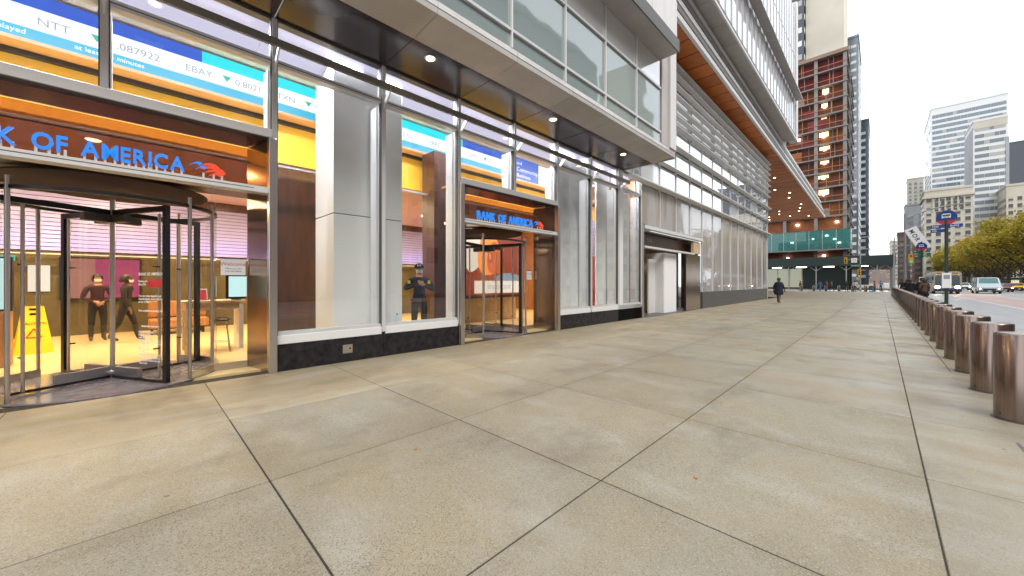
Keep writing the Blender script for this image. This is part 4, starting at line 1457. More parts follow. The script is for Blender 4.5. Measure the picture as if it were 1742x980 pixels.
ls = tag(bx('light_box', 'scr_bright', None, -11.4, -11.34, 7.02, 7.36, 1.1, 2.6), 'tall narrow bright white light box behind the person with the camera', 'light box')


def board(name, label, y0, y1, z0, z1, x, small):
    t = thing(name, label, 'sign', (x, (y0 + y1) / 2, z0))
    bx('board', 'sign_white', t, x, x + .006, y0, y1, z0, z1)
    bx('top_strip', 'alu_dark', t, x - .002, x + .01, y0, y1, z1 + .001, z1 + .018)
    w = y1 - y0
    yc = (y0 + y1) / 2
    for s, f, sz, m in (('Welcome', .58, .21, 'sign_red'), ('When you visit', .36, .085, 'cloth_grey'), ('you are here', .20, .10, 'black')):
        me = text_mesh(s, w * sz * 1.25, 0, m, 'CENTER')
        link('board_text', me, t, (.0075, 0, (z1 - z0) * f), FX)
    return t


board('welcome_board', 'white board with red Welcome lettering on the glass by the tall table', .985, 1.33, 1.62, 1.90, -7.93, False)
board('welcome_board', 'small white notice on the glass beside the orange portrait screen door', 8.62, 8.88, 1.58, 1.86, -7.93, True)

# white notice text stuck on a wing of the nearest revolving door
a = R(28.5)
base = Vector((-8.465, -.28, 0))
dirv = Vector((math.cos(a), math.sin(a), 0))
nt_ = thing('door_notice', 'white notice lettering with a red panel stuck on the revolving door glass', 'notice', base + dirv * .62)
nt_.rotation_euler = (0, 0, a)
off = -.012
rot = (R(90), 0, 0)


def ntext(s, z, sz, x=0.0, m='decal'):
    link('notice_text', text_mesh(s, sz * 1.22, 0, m, 'LEFT', 1.0, .0012), nt_, (x, off, z), rot)


ntext('BANK OF AMERICA', 1.60, .05)
MB().box(.20, .50, off - .001, off + .001, 1.42, 1.53).build('notice_panel', 'sign_red', nt_, False)
ntext('Banking Hours', 1.50, .034)
ntext('Mon-Fri', 1.45, .040)
ntext('9:00am-4:00', 1.45, .040, .24)
for i, s in enumerate(('You can make deposits and', 'deposit check, check balance', 'at our ATMs')):
    ntext(s, 1.28 - i * .045, .036)
for i, s in enumerate(('Now available at banking centers', 'statements and more')):
    ntext(s, 1.06 - i * .045, .036)
MB().lathe([(0.0005, 0), (.055, 0), (.055, .002)], 18).build('notice_badge', 'decal', nt_, False).rotation_euler = (R(90), 0, 0)
nt_.children[-1].location = (.06, off, .83)
for i, s in enumerate(('NO PETS PLEASE', 'Except service animals', 'with disabilities', 'NOTICE: This is to inform', 'the use of video on premises', 'No smoking', 'No loitering', 'No firearms', 'is strictly prohibited on the', 'premises, and is subject to', 'prosecution under the law', 'Thank you')):
    ntext(s, .74 - i * .042, .036)

# orange portrait screen behind the second revolving door
ps = thing('portrait_screen', 'huge orange advertising screen with a close-up portrait behind the second revolving door', 'screen', (-10.1, 9.2, .9))
X0 = -10.1
bx('casing', 'black', ps, X0 - .12, X0 - .012, 7.85, 10.8, .93, 3.45)
bx('picture', 'scr_skin_dark', ps, X0 - .011, X0 - .006, 7.95, 10.7, 1.03, 3.38)


def blob(cy_, cz, ry, rz_, m, x, n=22, wob=.08):
    poly = []
    for i in range(n):
        an = 2 * math.pi * i / n
        k = 1 + wob * math.sin(an * 3 + cy_)
        poly.append((cy_ + ry * k * math.cos(an), cz + rz_ * k * math.sin(an)))
    poly = [(max(7.96, min(10.69, u)), max(1.04, min(3.37, v))) for u, v in poly]
    MB().prism(poly, 'x', x, x + .001).build('picture_shape', m, ps)


blob(8.25, 2.6, .42, .75, 'scr_cream', X0 - .004)
blob(9.02, 2.50, .58, .80, 'scr_orange', X0 - .0025)
blob(9.28, 2.35, .38, .60, 'scr_skin', X0 - .001)
blob(9.06, 2.42, .12, .24, 'scr_skin_dark', X0 + .0005)
blob(9.04, 2.44, .06, .13, 'scr_orange', X0 + .002)
blob(9.95, 1.68, .70, .16, 'scr_steel', X0 + .0035, 22, .04)
bx('picture_strip', 'scr_cream', ps, X0 + .005, X0 + .007, 8.3, 10.6, 1.10, 1.55)
link('picture_text', text_mesh('important', .3, 0, 'scr_text'), ps, Vector((X0 + .009, 8.9, 1.25)) - ps.location, FX)

# fallen leaves and a small utility cover on the paving
LF = MB()
pts = []
for i in range(14):
    an = 2 * math.pi * i / 14
    r = .03 * (1 if i % 2 == 0 else .62)
    pts.append((r * math.cos(an), r * math.sin(an), .004 + .008 * math.cos(an * 2) ** 2))
LF.add(pts + [(0, 0, .002)], [(i, (i + 1) % 14, 14) for i in range(14)])
LF.tube((0, 0, .003), (.05, .01, .006), .0012, .0008, 5)
LFM = LF.mesh('fallen_leaf', 'leaf_fallen')
for x, y in ((-1.47, 4.2), (-1.0, 3.0), (-2.9, 4.3), (-2.95, 1.75)):
    o = link('fallen_leaf', LFM, None, (x, y, 0.001), (0, 0, x * 7), (.55, .55, 1))
    tag(o, 'small dry orange leaf lying on the paving', 'leaf', 'fallen leaves on the paving')
cv = thing('utility_cover', 'small pale metal utility cover set in the paving near the bollards', 'cover', (1.04, 5.62, 0))
bx('frame', 'rim', cv, .90, 1.18, 5.48, 5.76, -.01, .003)
for i in range(5):
    bx('rib', 'kerb', cv, .92, 1.16, 5.50 + i * .05, 5.525 + i * .05, .0032, .007)

# ------------------------------------------------------------ bus stops, lamps, signals
def bus_stop(loc, label, plates, platem, n):
    t = thing('bus_stop_sign', label, 'bus stop', loc)
    MB().tube((0, 0, 0), (0, 0, 4.0), .055, .05, 12).build('pole', 'pole_green', t, False, True)
    MB().lathe([(.14, 0), (.14, .03), (.07, .12), (.06, .12)], 14).build('pole_base', 'pole_green', t, False, True)
    d = link('disc', MB().lathe([(0.0005, -.018), (.28, -.018), (.28, .018), (0.0005, .018)], 32).mesh('disc', 'sign_blue', True), t, (0, -.01, 4.02), (R(90), 0, R(-20)))
    # red lower segment and white bus pictogram with lettering
    seg = []
    for i in range(11):
        an = R(205 + i * 13)
        seg.append((.284 * math.cos(an), .284 * math.sin(an)))
    MB().prism(seg, 'z', -.0215, .0215).build('red_segment', 'sign_red', d, False)
    MB().prism([(-.12, -.02), (.12, -.02), (.12, .12), (.09, .15), (-.09, .15), (-.12, .12)], 'z', .0195, .0225).build('pictogram', 'sign_white', d, False)
    MB().prism([(-.10, .05), (.10, .05), (.10, .11), (-.10, .11)], 'z', .023, .0245).build('pictogram_window', 'sign_blue', d, False)
    link('disc_text', text_mesh('BUS', .085, 0, 'sign_blue', 'CENTER'), d, (0, -.014, .0245))
    z = 3.62
    for k, (s, side) in enumerate(plates):
        a = -.42 if side < 0 else .05
        p = link('route_plate', MB().box(a, a + .37, -.008, .008, 0, .13).mesh('route_plate', platem), t, (0, -.06, z - (k // 2) * .17), (0, 0, R(-14 if side < 0 else 10)))
        link('plate_text', text_mesh(s, .10, 0, 'sign_white'), p, (a + .04, -.0095, .03), FY)
    bxo = link('timetable_box', MB().box(-.12, .12, -.10, .10, 1.27, 1.86).mesh('timetable_box', 'sign_white'), t)
    link('timetable_print', MB().box(-.08, .08, -.1035, -.1005, 1.62, 1.78).mesh('timetable_print', 'wall_grey'), bxo)
    return t


bus_stop((1.84, 22.2, 0), 'dark green bus stop pole with blue round sign and dark blue route plates', (('M42', -1), ('BxM2', 1), ('M5', -1)), 'sign_blue', 3)
bus_stop((2.1, 39.2, 0), 'bus stop pole with small round sign and green route plates', (('M5', -1), ('M7', 1), ('QM1', -1), ('X27', 1), ('X28', -1), ('X64', 1)), 'sign_green', 6)


def lamp_post(loc, rz, label, banner):
    t = thing('street_lamp', label, 'street lamp', loc, rz)
    MB().lathe([(.20, 0), (.20, .5), (.12, .9), (.10, 1.0)], 12).build('base', 'pole_grey', t, False, True)
    MB().tube((0, 0, 1.0), (0, 0, 8.9), .13, .09, 10).build('pole', 'pole_grey', t, False, True)
    pts = [(0, 0, 8.3), (.8, 0, 8.75), (1.8, 0, 9.15), (2.9, 0, 9.4), (3.9, 0, 9.5)]
    MB().path(pts, .06, 8).build('arm', 'pole_grey', t, False, True)
    MB().hexa([(3.8, -.10, 9.40), (4.5, -.07, 9.42), (4.5, .07, 9.42), (3.8, .10, 9.40)], [(3.8, -.08, 9.55), (4.5, -.05, 9.50), (4.5, .05, 9.50), (3.8, .08, 9.55)]).build('lamp_head', 'pole_grey', t, False)
    if banner:
        # tilted white board lashed to the pole, writing runs down it
        b = link('board', MB().box(0, 2.5, -.02, .02, -.5, .5).mesh('board', 'sign_white'), t, (.35, -.12, 7.3), (0, R(64), 0))
        for i, ch in enumerate('MORN'):
            link('board_letter', text_mesh(ch, .52, 0, 'black', 'LEFT', 1.0, .01), b, (.2 + i * .5, -.024, -.22), FY)
        bx2 = MB().box(-.05, .4, -.05, .05, 0, .05)
        link('board_clamp', bx2.mesh('board_clamp', 'pole_grey'), t, (0, -.06, 6.6))
        s = link('signal_head', MB().box(.25, .62, -.15, .15, 3.55, 4.5).mesh('signal_head', 'signal_yellow'), t)
        for k, m in enumerate(('red', 'sign_yellow', 'scr_green')):
            link('signal_lens', MB().lathe([(0.0005, 0), (.11, 0), (.11, .04)], 12).mesh('signal_lens', m), s, (.435, -.151, 4.3 - k * .29), (R(90), 0, 0))
        link('signal_arm', MB().tube((0, 0, 4.0), (.25, 0, 4.0), .03, .03, 6).mesh('signal_arm', 'pole_grey'), t)
    return t


lamp_post((1.93, 58.6, 0), R(4), 'grey street lamp with tilted white lettered board and long arm over the road', True)
lamp_post((1.7, 89, 0), R(158), 'grey street lamp with long bare arm over the avenue before the sidewalk shed', False)

ts = thing('traffic_signal', 'traffic signal post with two yellow signal heads and a green street name sign', 'traffic signal', (-2.3, 84.0, 0))
MB().lathe([(.18, 0), (.16, .4), (.10, .5)], 12).build('base', 'pole_grey', ts, False, True)
MB().tube((0, 0, .4), (0, 0, 8.6), .10, .07, 10).build('pole', 'pole_grey', ts, False, True)
MB().tube((0, 0, 6.9), (6.0, -.4, 7.2), .05, .04, 8).build('arm', 'pole_grey', ts, False, True)
for (x, z) in ((-1.6, 4.6), (.10, 2.6)):
    s = link('signal_head', MB().box(-.20, .20, -.18, .18, 0, 1.05).mesh('signal_head', 'signal_yellow'), ts, (x - .2, -.05, z))
    for k, m in enumerate(('red', 'black', 'black')):
        link('signal_lens', MB().lathe([(0.0005, 0), (.12, 0), (.12, .05)], 12).mesh('signal_lens', m), s, (0, -.181, .85 - k * .33), (R(90), 0, 0))
link('head_arm', MB().tube((0, 0, 5.3), (-1.8, -.05, 5.3), .035, .035, 8).mesh('head_arm', 'pole_grey'), ts)
sgn = link('street_name', MB().box(-1.2, .15, -.02, .02, 0, .42).mesh('street_name', 'sign_green'), ts, (0, -.12, 4.05))
link('sign_text', text_mesh('W 42 ST', .28, 0, 'sign_white'), sgn, (-1.1, -.022, .08), FY)
sg2 = link('turn_sign', MB().box(-.35, .35, -.02, .02, 0, .75).mesh('turn_sign', 'sign_white'), ts, (-.75, -.12, 4.75))
MB().lathe([(.16, .42 - .42), (.22, 0), (.22, .01), (.16, .01), (.16, 0)], 16).build('turn_ring', 'sign_red', sg2, False).rotation_euler = (R(90), 0, 0)
sg2.children[-1].location = (0, -.022, .40)
wn_ = link('walk_signal', MB().box(-.2, .2, -.12, .12, 0, .42).mesh('walk_signal', 'signal_yellow'), ts, (-.3, 0, 1.9))

bk = thing('litter_basket', 'round green wire litter basket by the avenue crossing', 'bin', (-.9, 78, 0))
m = MB()
for i in range(18):
    an = 2 * math.pi * i / 18
    m.tube((.24 * math.cos(an), .24 * math.sin(an), .02), (.31 * math.cos(an), .31 * math.sin(an), .9), .012, .012, 5)
m.build('wire_mesh', 'sign_green', bk, False)
MB().lathe([(.30, .86), (.33, .86), (.33, .92), (.30, .92), (.30, .86)], 18).build('rim_ring', 'sign_green', bk, False)
MB().lathe([(0.0005, 0), (.24, 0), (.25, .08), (.26, .08)], 18).build('foot', 'sign_green', bk, False)
MB().lathe([(.27, .3), (.29, .84), (.15, .96), (0.0005, .98)], 14).build('liner_bag', 'scr_steel' if False else 'cloth_blue', bk, False, True)


# ------------------------------------------------------------ vehicles (built facing -Y)
def wheel(t, x, y, r, w):
    o = link('wheel', MB().tube((-w / 2, 0, 0), (w / 2, 0, 0), r, r, 20).mesh('wheel', 'tyre', True), t, (x, y, r))
    link('rim', MB().tube((-w / 2 - .01, 0, 0), (w / 2 + .01, 0, 0), r * .6, r * .6, 14).mesh('rim', 'rim', True), o)


def light_pair(t, x, y, z, w, h, m):
    for s in (-1, 1):
        link('headlight', MB().lathe([(0.0005, -.06), (w * .6, -.03), (w, .0), (w, .05)], 14).mesh('headlight', m, True), t, (s * x, y, z), (R(-90), 0, 0), (1, h / w, 1))


bus = thing('city_bus', 'pale city bus with lit headlights and amber destination sign facing the bollards', 'bus', (6.55, 78, -.126))
W2, L, H = 1.28, 12.0, 3.1
prof = [(-W2, .35), (W2, .35), (W2, 2.75), (W2 - .12, 3.0), (W2 - .4, H), (-W2 + .4, H), (-W2 + .12, 3.0), (-W2, 2.75)]
MB().prism(prof, 'y', .0, L).build('body', 'bus_white', bus, False, True)
bx_l = bus
link('windscreen', MB().hexa([(-1.12, -.03, 1.15), (1.12, -.03, 1.15), (1.12, .02, 1.15), (-1.12, .02, 1.15)], [(-1.08, -.02, 2.45), (1.08, -.02, 2.45), (1.08, .02, 2.45), (-1.08, .02, 2.45)]).mesh('windscreen', 'car_glass'), bus)
link('screen_pillar', MB().box(-.03, .03, -.045, -.031, 1.15, 2.45).mesh('screen_pillar', 'black'), bus)
dsn = link('destination_sign', MB().box(-.95, .95, -.035, -.002, 2.53, 2.86).mesh('destination_sign', 'black'), bus)
link('sign_text', text_mesh('M42 CROSSTOWN', .24, 0, 'dest_amber', 'CENTER'), dsn, (0, -.037, 2.6), FY)
link('bumper', MB().box(-1.26, 1.26, -.14, -.002, .32, .62).mesh('bumper', 'black'), bus)
link('stripe', MB().box(-1.27, 1.27, -.025, -.003, .66, .80).mesh('stripe', 'bus_blue'), bus)
light_pair(bus, .90, -.02, .92, .24, .17, 'headlight')
for s in (-1, 1):
    link('mirror', MB().box(s * 1.35 - .08, s * 1.35 + .08, -.35, -.22, 1.9, 2.4).tube((s * 1.2, -.01, 2.55), (s * 1.35, -.28, 2.4), .025, .025, 6).mesh('mirror', 'black'), bus)
    for k in range(7):
        link('side_window', MB().box(s * W2 - .012, s * W2 + .012, .6 + k * 1.6, 2.05 + k * 1.6, 1.45, 2.55).mesh('side_window', 'car_glass'), bus)
    for y in (2.4, 9.0):
        wheel(bus, s * 1.12, y, .48, .32)
link('wiper', MB().tube((-.5, -.05, 1.15), (-.1, -.045, 1.9), .012, .012, 5).tube((.5, -.05, 1.15), (.85, -.045, 1.9), .012, .012, 5).mesh('wiper', 'black'), bus)
link('bike_rack', MB().path([(-.9, -.16, .5), (-.9, -.75, .55), (.9, -.75, .55), (.9, -.16, .5)], .025, 6).path([(-.9, -.75, .55), (-.9, -.75, .85), (.9, -.75, .85), (.9, -.75, .55)], .02, 6).mesh('bike_rack', 'black'), bus)


def car(name, label, cat, loc, rz, paint, glassm, L=4.7, W=1.8, H=1.5, van=False, lights='lamp_white', group=None):
    t = thing(name, label, cat, loc, rz, group)
    hw = W / 2
    if van:
        side = [(0.02, .30), (0.0, .85), (.35, 1.15), (1.1, H * .97), (1.5, H), (L - .15, H), (L, H * .9), (L, .35)]
    else:
        side = [(0.0, .32), (.02, .70), (.30, .82), (1.25, .95), (1.95, H * .96), (2.4, H), (3.5, H * .97), (L - .55, 1.02), (L - .03, .95), (L, .40)]
    m = MB()
    n = len(side)
    cols = []
    for fx in (-1, -.86, .86, 1):
        cols.append([(fx * hw * (1 if z < 1.0 else (1 - .16 * (z - 1.0) / max(H - 1, .1))), y, z - (.04 if abs(fx) == 1 and z > .9 else 0)) for y, z in side])
    vs = [p for c in cols for p in c]
    fs = []
    for c in range(3):
        for i in range(n - 1):
            fs.append((c * n + i, c * n + i + 1, (c + 1) * n + i + 1, (c + 1) * n + i))
        fs.append((c * n + n - 1, c * n, (c + 1) * n, (c + 1) * n + n - 1))
    fs.append(tuple(range(n)))
    fs.append(tuple(range(3 * n, 4 * n))[::-1])
    m.add(vs, fs)
    m.build('body', paint, t, False, True)
    a, b = (side[2], side[3]) if van else (side[3], side[4])
    ins = .14
    link('windscreen', MB().hexa([(-hw * .82, a[0] + .08 - .03, a[1] + .05), (hw * .82, a[0] + .08 - .03, a[1] + .05), (hw * .82, a[0] + .12, a[1] + .05), (-hw * .82, a[0] + .12, a[1] + .05)],
                                 [(-hw * .74, b[0] - .04 - .03, b[1] - .03), (hw * .74, b[0] - .04 - .03, b[1] - .03), (hw * .74, b[0], b[1] - .03), (-hw * .74, b[0], b[1] - .03)]).mesh('windscreen', glassm), t)
    zt = H * .93
    zb = 1.0 if not van else 1.2
    y0, y1 = (1.75, L - 1.0) if not van else (1.35, L - .4)
    for s in (-1, 1):
        for k in range(2):
            ya = y0 + (y1 - y0) * k / 2 + .05
            yb = y0 + (y1 - y0) * (k + 1) / 2 - .05
            xb, xt = s * hw * 1.003, s * hw * (1 - .16 * (zt - 1.0) / max(H - 1, .1)) * 1.003
            link('side_window', MB().hexa([(xb - .02, ya, zb), (xb + .005, ya, zb), (xb + .005, yb, zb), (xb - .02, yb, zb)], [(xt - .02, ya + .1, zt), (xt + .005, ya + .1, zt), (xt + .005, yb - .1, zt), (xt - .02, yb - .1, zt)]).mesh('side_window', glassm), t)
        for y in (.85, L - .95):
            wheel(t, s * (hw - .10), y, .33, .22)
        link('mirror', MB().box(s * (hw + .12) - .08, s * (hw + .12) + .08, a[0] + .3, a[0] + .42, a[1] + .05, a[1] + .2).mesh('mirror', paint), t)
    link('grille', MB().box(-hw * .5, hw * .5, -.015, .04, .45, .68).mesh('grille', 'black'), t)
    link('bumper', MB().box(-hw * .97, hw * .97, -.05, .1, .25, .43).mesh('bumper', 'black'), t)
    link('number_plate', MB().box(-.16, .16, -.06, -.051, .34, .42).mesh('number_plate', 'sign_white'), t)
    light_pair(t, hw * .74, .03, .70, .12, .08, lights)
    return t


car('delivery_van', 'silver-grey van with pale blue-green windscreen beside the city bus', 'van', (10.9, 84, -.126), 0, 'car_silver', 'car_glass_teal', 5.4, 2.2, 2.3, True)
tx = car('taxi', 'yellow taxi with lit headlights by the park side of the road', 'taxi', (18.0, 113, -.126), 0, 'car_yellow', 'car_glass')
link('roof_light', MB().box(-.3, .3, 2.7, 2.9, 1.5, 1.66).mesh('roof_light', 'sign_white'), tx)
tx = car('taxi', 'yellow taxi behind the silver-grey van', 'taxi', (13.2, 98, -.126), 0, 'car_yellow', 'car_glass')
link('roof_light', MB().box(-.3, .3, 2.7, 2.9, 1.5, 1.66).mesh('roof_light', 'sign_white'), tx)
for lab, x, y, p_ in (('black car with lit headlights between the city bus and the van', 8.6, 106, 'black_metal'), ('white car with lit headlights behind the yellow taxis', 12.2, 118, 'car_white'), ('dark grey car with lit headlights far behind the city bus', 7.4, 128, 'alu_dark'),
                      ('red car with lit headlights near the park railing', 16.6, 122, 'car_maroon'), ('silver car with lit headlights far down the park side lane', 17.2, 142, 'car_silver'), ('white far car with lit headlights in the middle lane', 11.2, 150, 'car_white'),
                      ('black far car with lit headlights behind the taxi by the park', 14.8, 134, 'black_metal')):
    car('car', lab, 'car', (x, y, -.126), 0, p_, 'car_glass', lights='headlight')
car('parked_car', 'dark maroon car half hidden behind the silver-grey van', 'car', (14.6, 100, -.126), 0, 'car_maroon', 'car_glass')
car('parked_car', 'silver car far down the road behind the city bus', 'car', (4.2, 104, -.126), 0, 'car_silver', 'car_glass')


# ------------------------------------------------------------ trees
def tree_meshes(seed, H=15, cr=5.2):
    rd = random.Random(seed)
    tr = MB()
    tips = []

    def limb(p, d, ln, r, lev):
        q = p + d * ln
        tr.tube(p, q, r, r * .62, 7, 0, False)
        if lev == 0:
            tips.append(q)
            return
        for _ in range(3 if lev > 1 else 3):
            nd = (d + Vector((rd.uniform(-.85, .85), rd.uniform(-.85, .85), rd.uniform(-.1, .55)))).normalized()
            limb(q, nd, ln * rd.uniform(.62, .85), r * .58, lev - 1)
        tips.append(q)
    tr.tube((0, 0, 0), (0, 0, 3.6), .34, .24, 9, 0, False)
    for k in range(4):
        a = k * math.pi / 2 + rd.uniform(-.4, .4)
        limb(Vector((0, 0, 3.4 + k * .25)), Vector((math.cos(a) * .75, math.sin(a) * .75, .8)).normalized(), 3.2, .16, 3)
    limb(Vector((0, 0, 3.6)), Vector((0.05, 0, 1)), 4.0, .18, 3)
    lf = MB()
    for tp in tips:
        nb = rd.randint(12, 26)
        rad = rd.uniform(.8, 1.5)
        for _ in range(nb):
            o = Vector((rd.gauss(0, 1), rd.gauss(0, 1), rd.gauss(0, .75))) * rad * .55
            c = tp + o
            if c.z < 3.9:
                continue
            s = rd.uniform(.12, .27)
            u = Vector((rd.uniform(-1, 1), rd.uniform(-1, 1), rd.uniform(-.6, .6))).normalized()
            w = u.cross(Vector((rd.uniform(-1, 1), rd.uniform(-1, 1), rd.uniform(-1, 1)))).normalized()
            lf.quad(c - u * s - w * s * .6, c + u * s - w * s * .45, c + u * s * .8 + w * s * .6, c - u * s + w * s * .5)
    return tr, lf


TM = []
for sd_, lm in ((1, 'leaf_gold'), (2, 'leaf_olive'), (3, 'leaf_gold'), (4, 'leaf_orange')):
    a, b = tree_meshes(sd_)
    me = bpy.data.meshes.new('crown')
    me.from_pydata(b.v, [], b.f)
    me.materials.append(MAT[lm])
    TM.append((a.mesh('trunk', 'bark', True), me))
rt = random.Random(11)
GT = {0: ('golden yellow-green plane tree along the park edge', 'golden trees along the park'), 1: ('olive green plane tree along the park edge', 'olive trees along the park'), 2: ('golden yellow-green plane tree along the park edge', 'golden trees along the park'), 3: ('orange-tinged plane tree along the park edge', 'orange trees along the park')}
k = 0
for row, (x, y0, y1, st_) in enumerate(((24.0, 120, 470, 9.5), (33, 150, 330, 12), (42, 215, 330, 14))):
    y = y0
    while y < y1:
        v = rt.choice((0, 0, 1, 2, 2, 3)) if y > 145 else rt.choice((0, 2, 1))
        if y > 260:
            v = rt.choice((1, 3, 3, 0))
        t = thing('plane_tree', GT[v][0], 'tree', (x + rt.uniform(-.7, .7), y, 0), rt.uniform(0, 6.28), GT[v][1])
        s = rt.uniform(1.0, 1.2)
        t.scale = (s, s, s * rt.uniform(.95, 1.08))
        link('trunk', TM[v][0], t)
        link('crown', TM[v][1], t)
        k += 1
        y += st_ * rt.uniform(.85, 1.15)
# park edge: low stone wall with railing, kiosks
pw = thing('park_wall', 'low stone wall with iron railing under the plane trees', 'wall', (22, 120, 0))
bx('wall', 'kerb', pw, 21.8, 22.2, 100, 420, 0, .9)
bx('coping', 'wall_beige', pw, 21.7, 22.3, 100, 420, .901, 1.0)
m = MB()
for i in range(160):
    m.box(21.98, 22.02, 100 + i * 2, 100.06 + i * 2, 1.0, 1.9)
m.box(21.97, 22.03, 100, 420, 1.86, 1.92)
m.build('railing', 'pole_green', pw)['kind'] = 'stuff'
for i, (x, y, lab) in enumerate(((26, 150, 'dark green park kiosk with pale roof'), (27, 172, 'larger green park kiosk further along under the trees'))):
    kq = thing('park_kiosk', lab, 'kiosk', (x, y, 0))
    bx('wall', 'shed_green', kq, x - 1.6, x + 1.6, y, y + 3 + i, 0, 2.6)
    bx('roof', 'wall_beige', kq, x - 1.9, x + 1.9, y - .3, y + 3.3 + i, 2.62, 2.85)
    bx('window', 'scr_cream', kq, x - 1.0, x + 1.0, y - .03, y - .005, 1.1, 2.1)


# ------------------------------------------------------------ construction building across the avenue
CX, CY = -5.1, 112.0
cb = thing('construction_building', 'concrete tower frame under construction wrapped in red-brown netting with work lamps', 'building', (CX - 12, CY + 12, 0))
X0_, X1_, Y1_ = CX - 34, CX, CY + 30
nf, z0, fh = 11, 16.9, 3.36
for f in range(nf + 1):
    z = z0 + f * fh
    bx('floor_slab', 'conc_frame', cb, X0_, X1_, CY, Y1_, z - .28, z)
cols_x = [X1_ - .5, X1_ - 5.6, X1_ - 11.6, X1_ - 17, X1_ - 23]
for x in cols_x:
    bx('column', 'conc_frame', cb, x - .32, x + .32, CY + .15, CY + .8, 0.02, z0 + nf * fh - .3)
for y in (CY + 10, CY + 20):
    bx('column', 'conc_frame', cb, X1_ - 1.0, X1_ - .15, y, y + .9, 0.02, z0 + nf * fh - .3)
rn = random.Random(5)
for f in range(nf):
    z = z0 + f * fh
    for a, b in zip([X1_ - .2] + cols_x[1:], cols_x[1:] + [X0_]):
        mt = 'netting_red' if f >= nf - 2 else rn.choice(('netting', 'netting', 'netting_orange'))
        bx('netting', mt, cb, b + .05, a - .05, CY + 1.3, CY + 1.35, z + .01, z + fh - .29)
    bx('netting', 'netting_red' if f >= nf - 2 else 'netting', cb, X1_ - 2.25, X1_ - 2.2, CY + 2.3, Y1_ - .2, z + .01, z + fh - .29)
    if f in (1, 2, 3, 4, 5, 6, 7, 8):
        x = X1_ - 4.1 + rn.uniform(-.35, .35)
        w = rn.uniform(.35, .95)
        hgt = rn.uniform(.5, 1.3)
        MB().box(x - w, x + w, CY + 1.15, CY + 1.29, z + fh - .5 - hgt, z + fh - .5).build('glow_patch', 'work_glow', cb)  # glowing patch stands in for work lamp light on the netting
        MB().box(x - .2, x + .25, CY + .9, CY + 1.1, z + fh - .75 - hgt, z + fh - .5 - hgt * .8).build('work_lamp', 'lamp_warm', cb)
    for x in (X1_ - 2.2, X1_ - 3.4, X1_ - 7.5, X1_ - 9.0, X1_ - 14):
        q = x + rn.uniform(-.8, .8)
        bx('prop', rn.choice(('alu_dark', 'wood_warm', 'conc_frame')), cb, q - .06, q + .06, CY + .5, CY + .62, z + .01, z + fh - .29)
    bx('guard_rail', 'wood_warm', cb, X0_, X1_ - .1, CY + .05, CY + .11, z + 1.0, z + 1.1)
    q = rn.uniform(6, 14)
    bx('tarpaulin', rn.choice(('netting_orange', 'wall_brown', 'netting_red')), cb, X1_ - q, X1_ - q + rn.uniform(2, 4), CY + .2, CY + .24, z + .02, z + rn.uniform(1.2, 2.4))
    if f in (0, 2, 5):
        x = X1_ - 9.5 + rn.uniform(-2, 2)
        MB().box(x - .3, x + .3, CY + .9, CY + 1.1, z + fh - 1.3, z + fh - .9).build('work_lamp', 'lamp_white', cb)
bx('parapet', 'wall_brown', cb, X0_ - .2, X1_ + .2, CY - .2, CY + .0, z0 + nf * fh - .3, z0 + nf * fh + .5)
for k in range(12):
    bx('hoist_mast', 'alu_dark', cb, X1_ + .25, X1_ + .45, CY + 1.0, CY + 1.2, 8 + k * 3.9, 11.7 + k * 3.9)
m = MB()
for k in range(25):
    za = 8 + k * 1.85
    m.tube((X1_ + .2, CY + .9, za), (X1_ + 1.2, CY + 2.0, za + 1.85), .05, .05, 5)
m.build('hoist_lattice', 'alu_dark', cb)['kind'] = 'stuff'
# base storeys: netted, then the teal glazed protection deck
for z in (5.6, 9.0):
    bx('floor_slab', 'conc_frame', cb, X0_, X1_, CY, Y1_, z - .25, z)
bx('netting', 'netting', cb, X0_, X1_ - .3, CY + 1.3, CY + 1.35, 5.61, 8.7)
bx('netting', 'netting_orange', cb, X0_, X1_ - .3, CY + 1.3, CY + 1.35, 13.4, 16.6)
bx('deck_floor', 'conc_frame', cb, X0_, X1_ + .6, CY - 2.2, CY - .02, 8.75, 9.0)
bx('deck_roof', 'deck_glass', cb, X0_, X1_ + .6, CY - 2.2, CY - .02, 13.30, 13.36)
for k in range(14):
    x = X1_ + .55 - k * 2.4
    bx('deck_pane', 'deck_glass', cb, x - 2.34, x, CY - 2.20, CY - 2.17, 9.05, 13.25)
    bx('deck_post', 'alu', cb, x + .005, x + .05, CY - 2.2, CY - 2.1, 9.0, 13.29)
bx('deck_side_pane', 'deck_glass', cb, X1_ + .58, X1_ + .61, CY - 2.1, CY, 9.05, 13.25)
bx('deck_wall', 'olive', cb, X0_, X1_ - .3, CY + 1.5, CY + 1.6, 9.01, 16.6)
for x, z in ((-7.4, 11.3), (-8.8, 12.2), (-11.2, 11.6), (-15.3, 11.0), (-6.6, 10.4), (-9.3, 7.5), (-10.1, 7.0), (-16.2, 7.2), (-7.0, 15.2), (-14.2, 15.2)):
    MB().box(x - .28, x + .28, CY + .85, CY + 1.1, z, z + .30).build('work_lamp', 'lamp_white', cb)
# lit shop under the shed
for k in range(6):
    x = -26.5 + k * 2.3
    bx('shop_pane', 'shop_glow', cb, x, x + 2.1, CY - 4.0, CY - 3.95, .3, 4.6)
    bx('shop_post', 'wood_pale', cb, x + 2.12, x + 2.28, CY - 4.1, CY - 3.9, 0, 4.7)
bx('shop_wall', 'shed_green', cb, -12.6, -5.2, CY - 3.9, CY - 3.7, 0, 4.9)
bx('shop_base', 'wood_dark', cb, -26.6, -12.7, CY - 4.12, CY - 3.92, 0, .29)

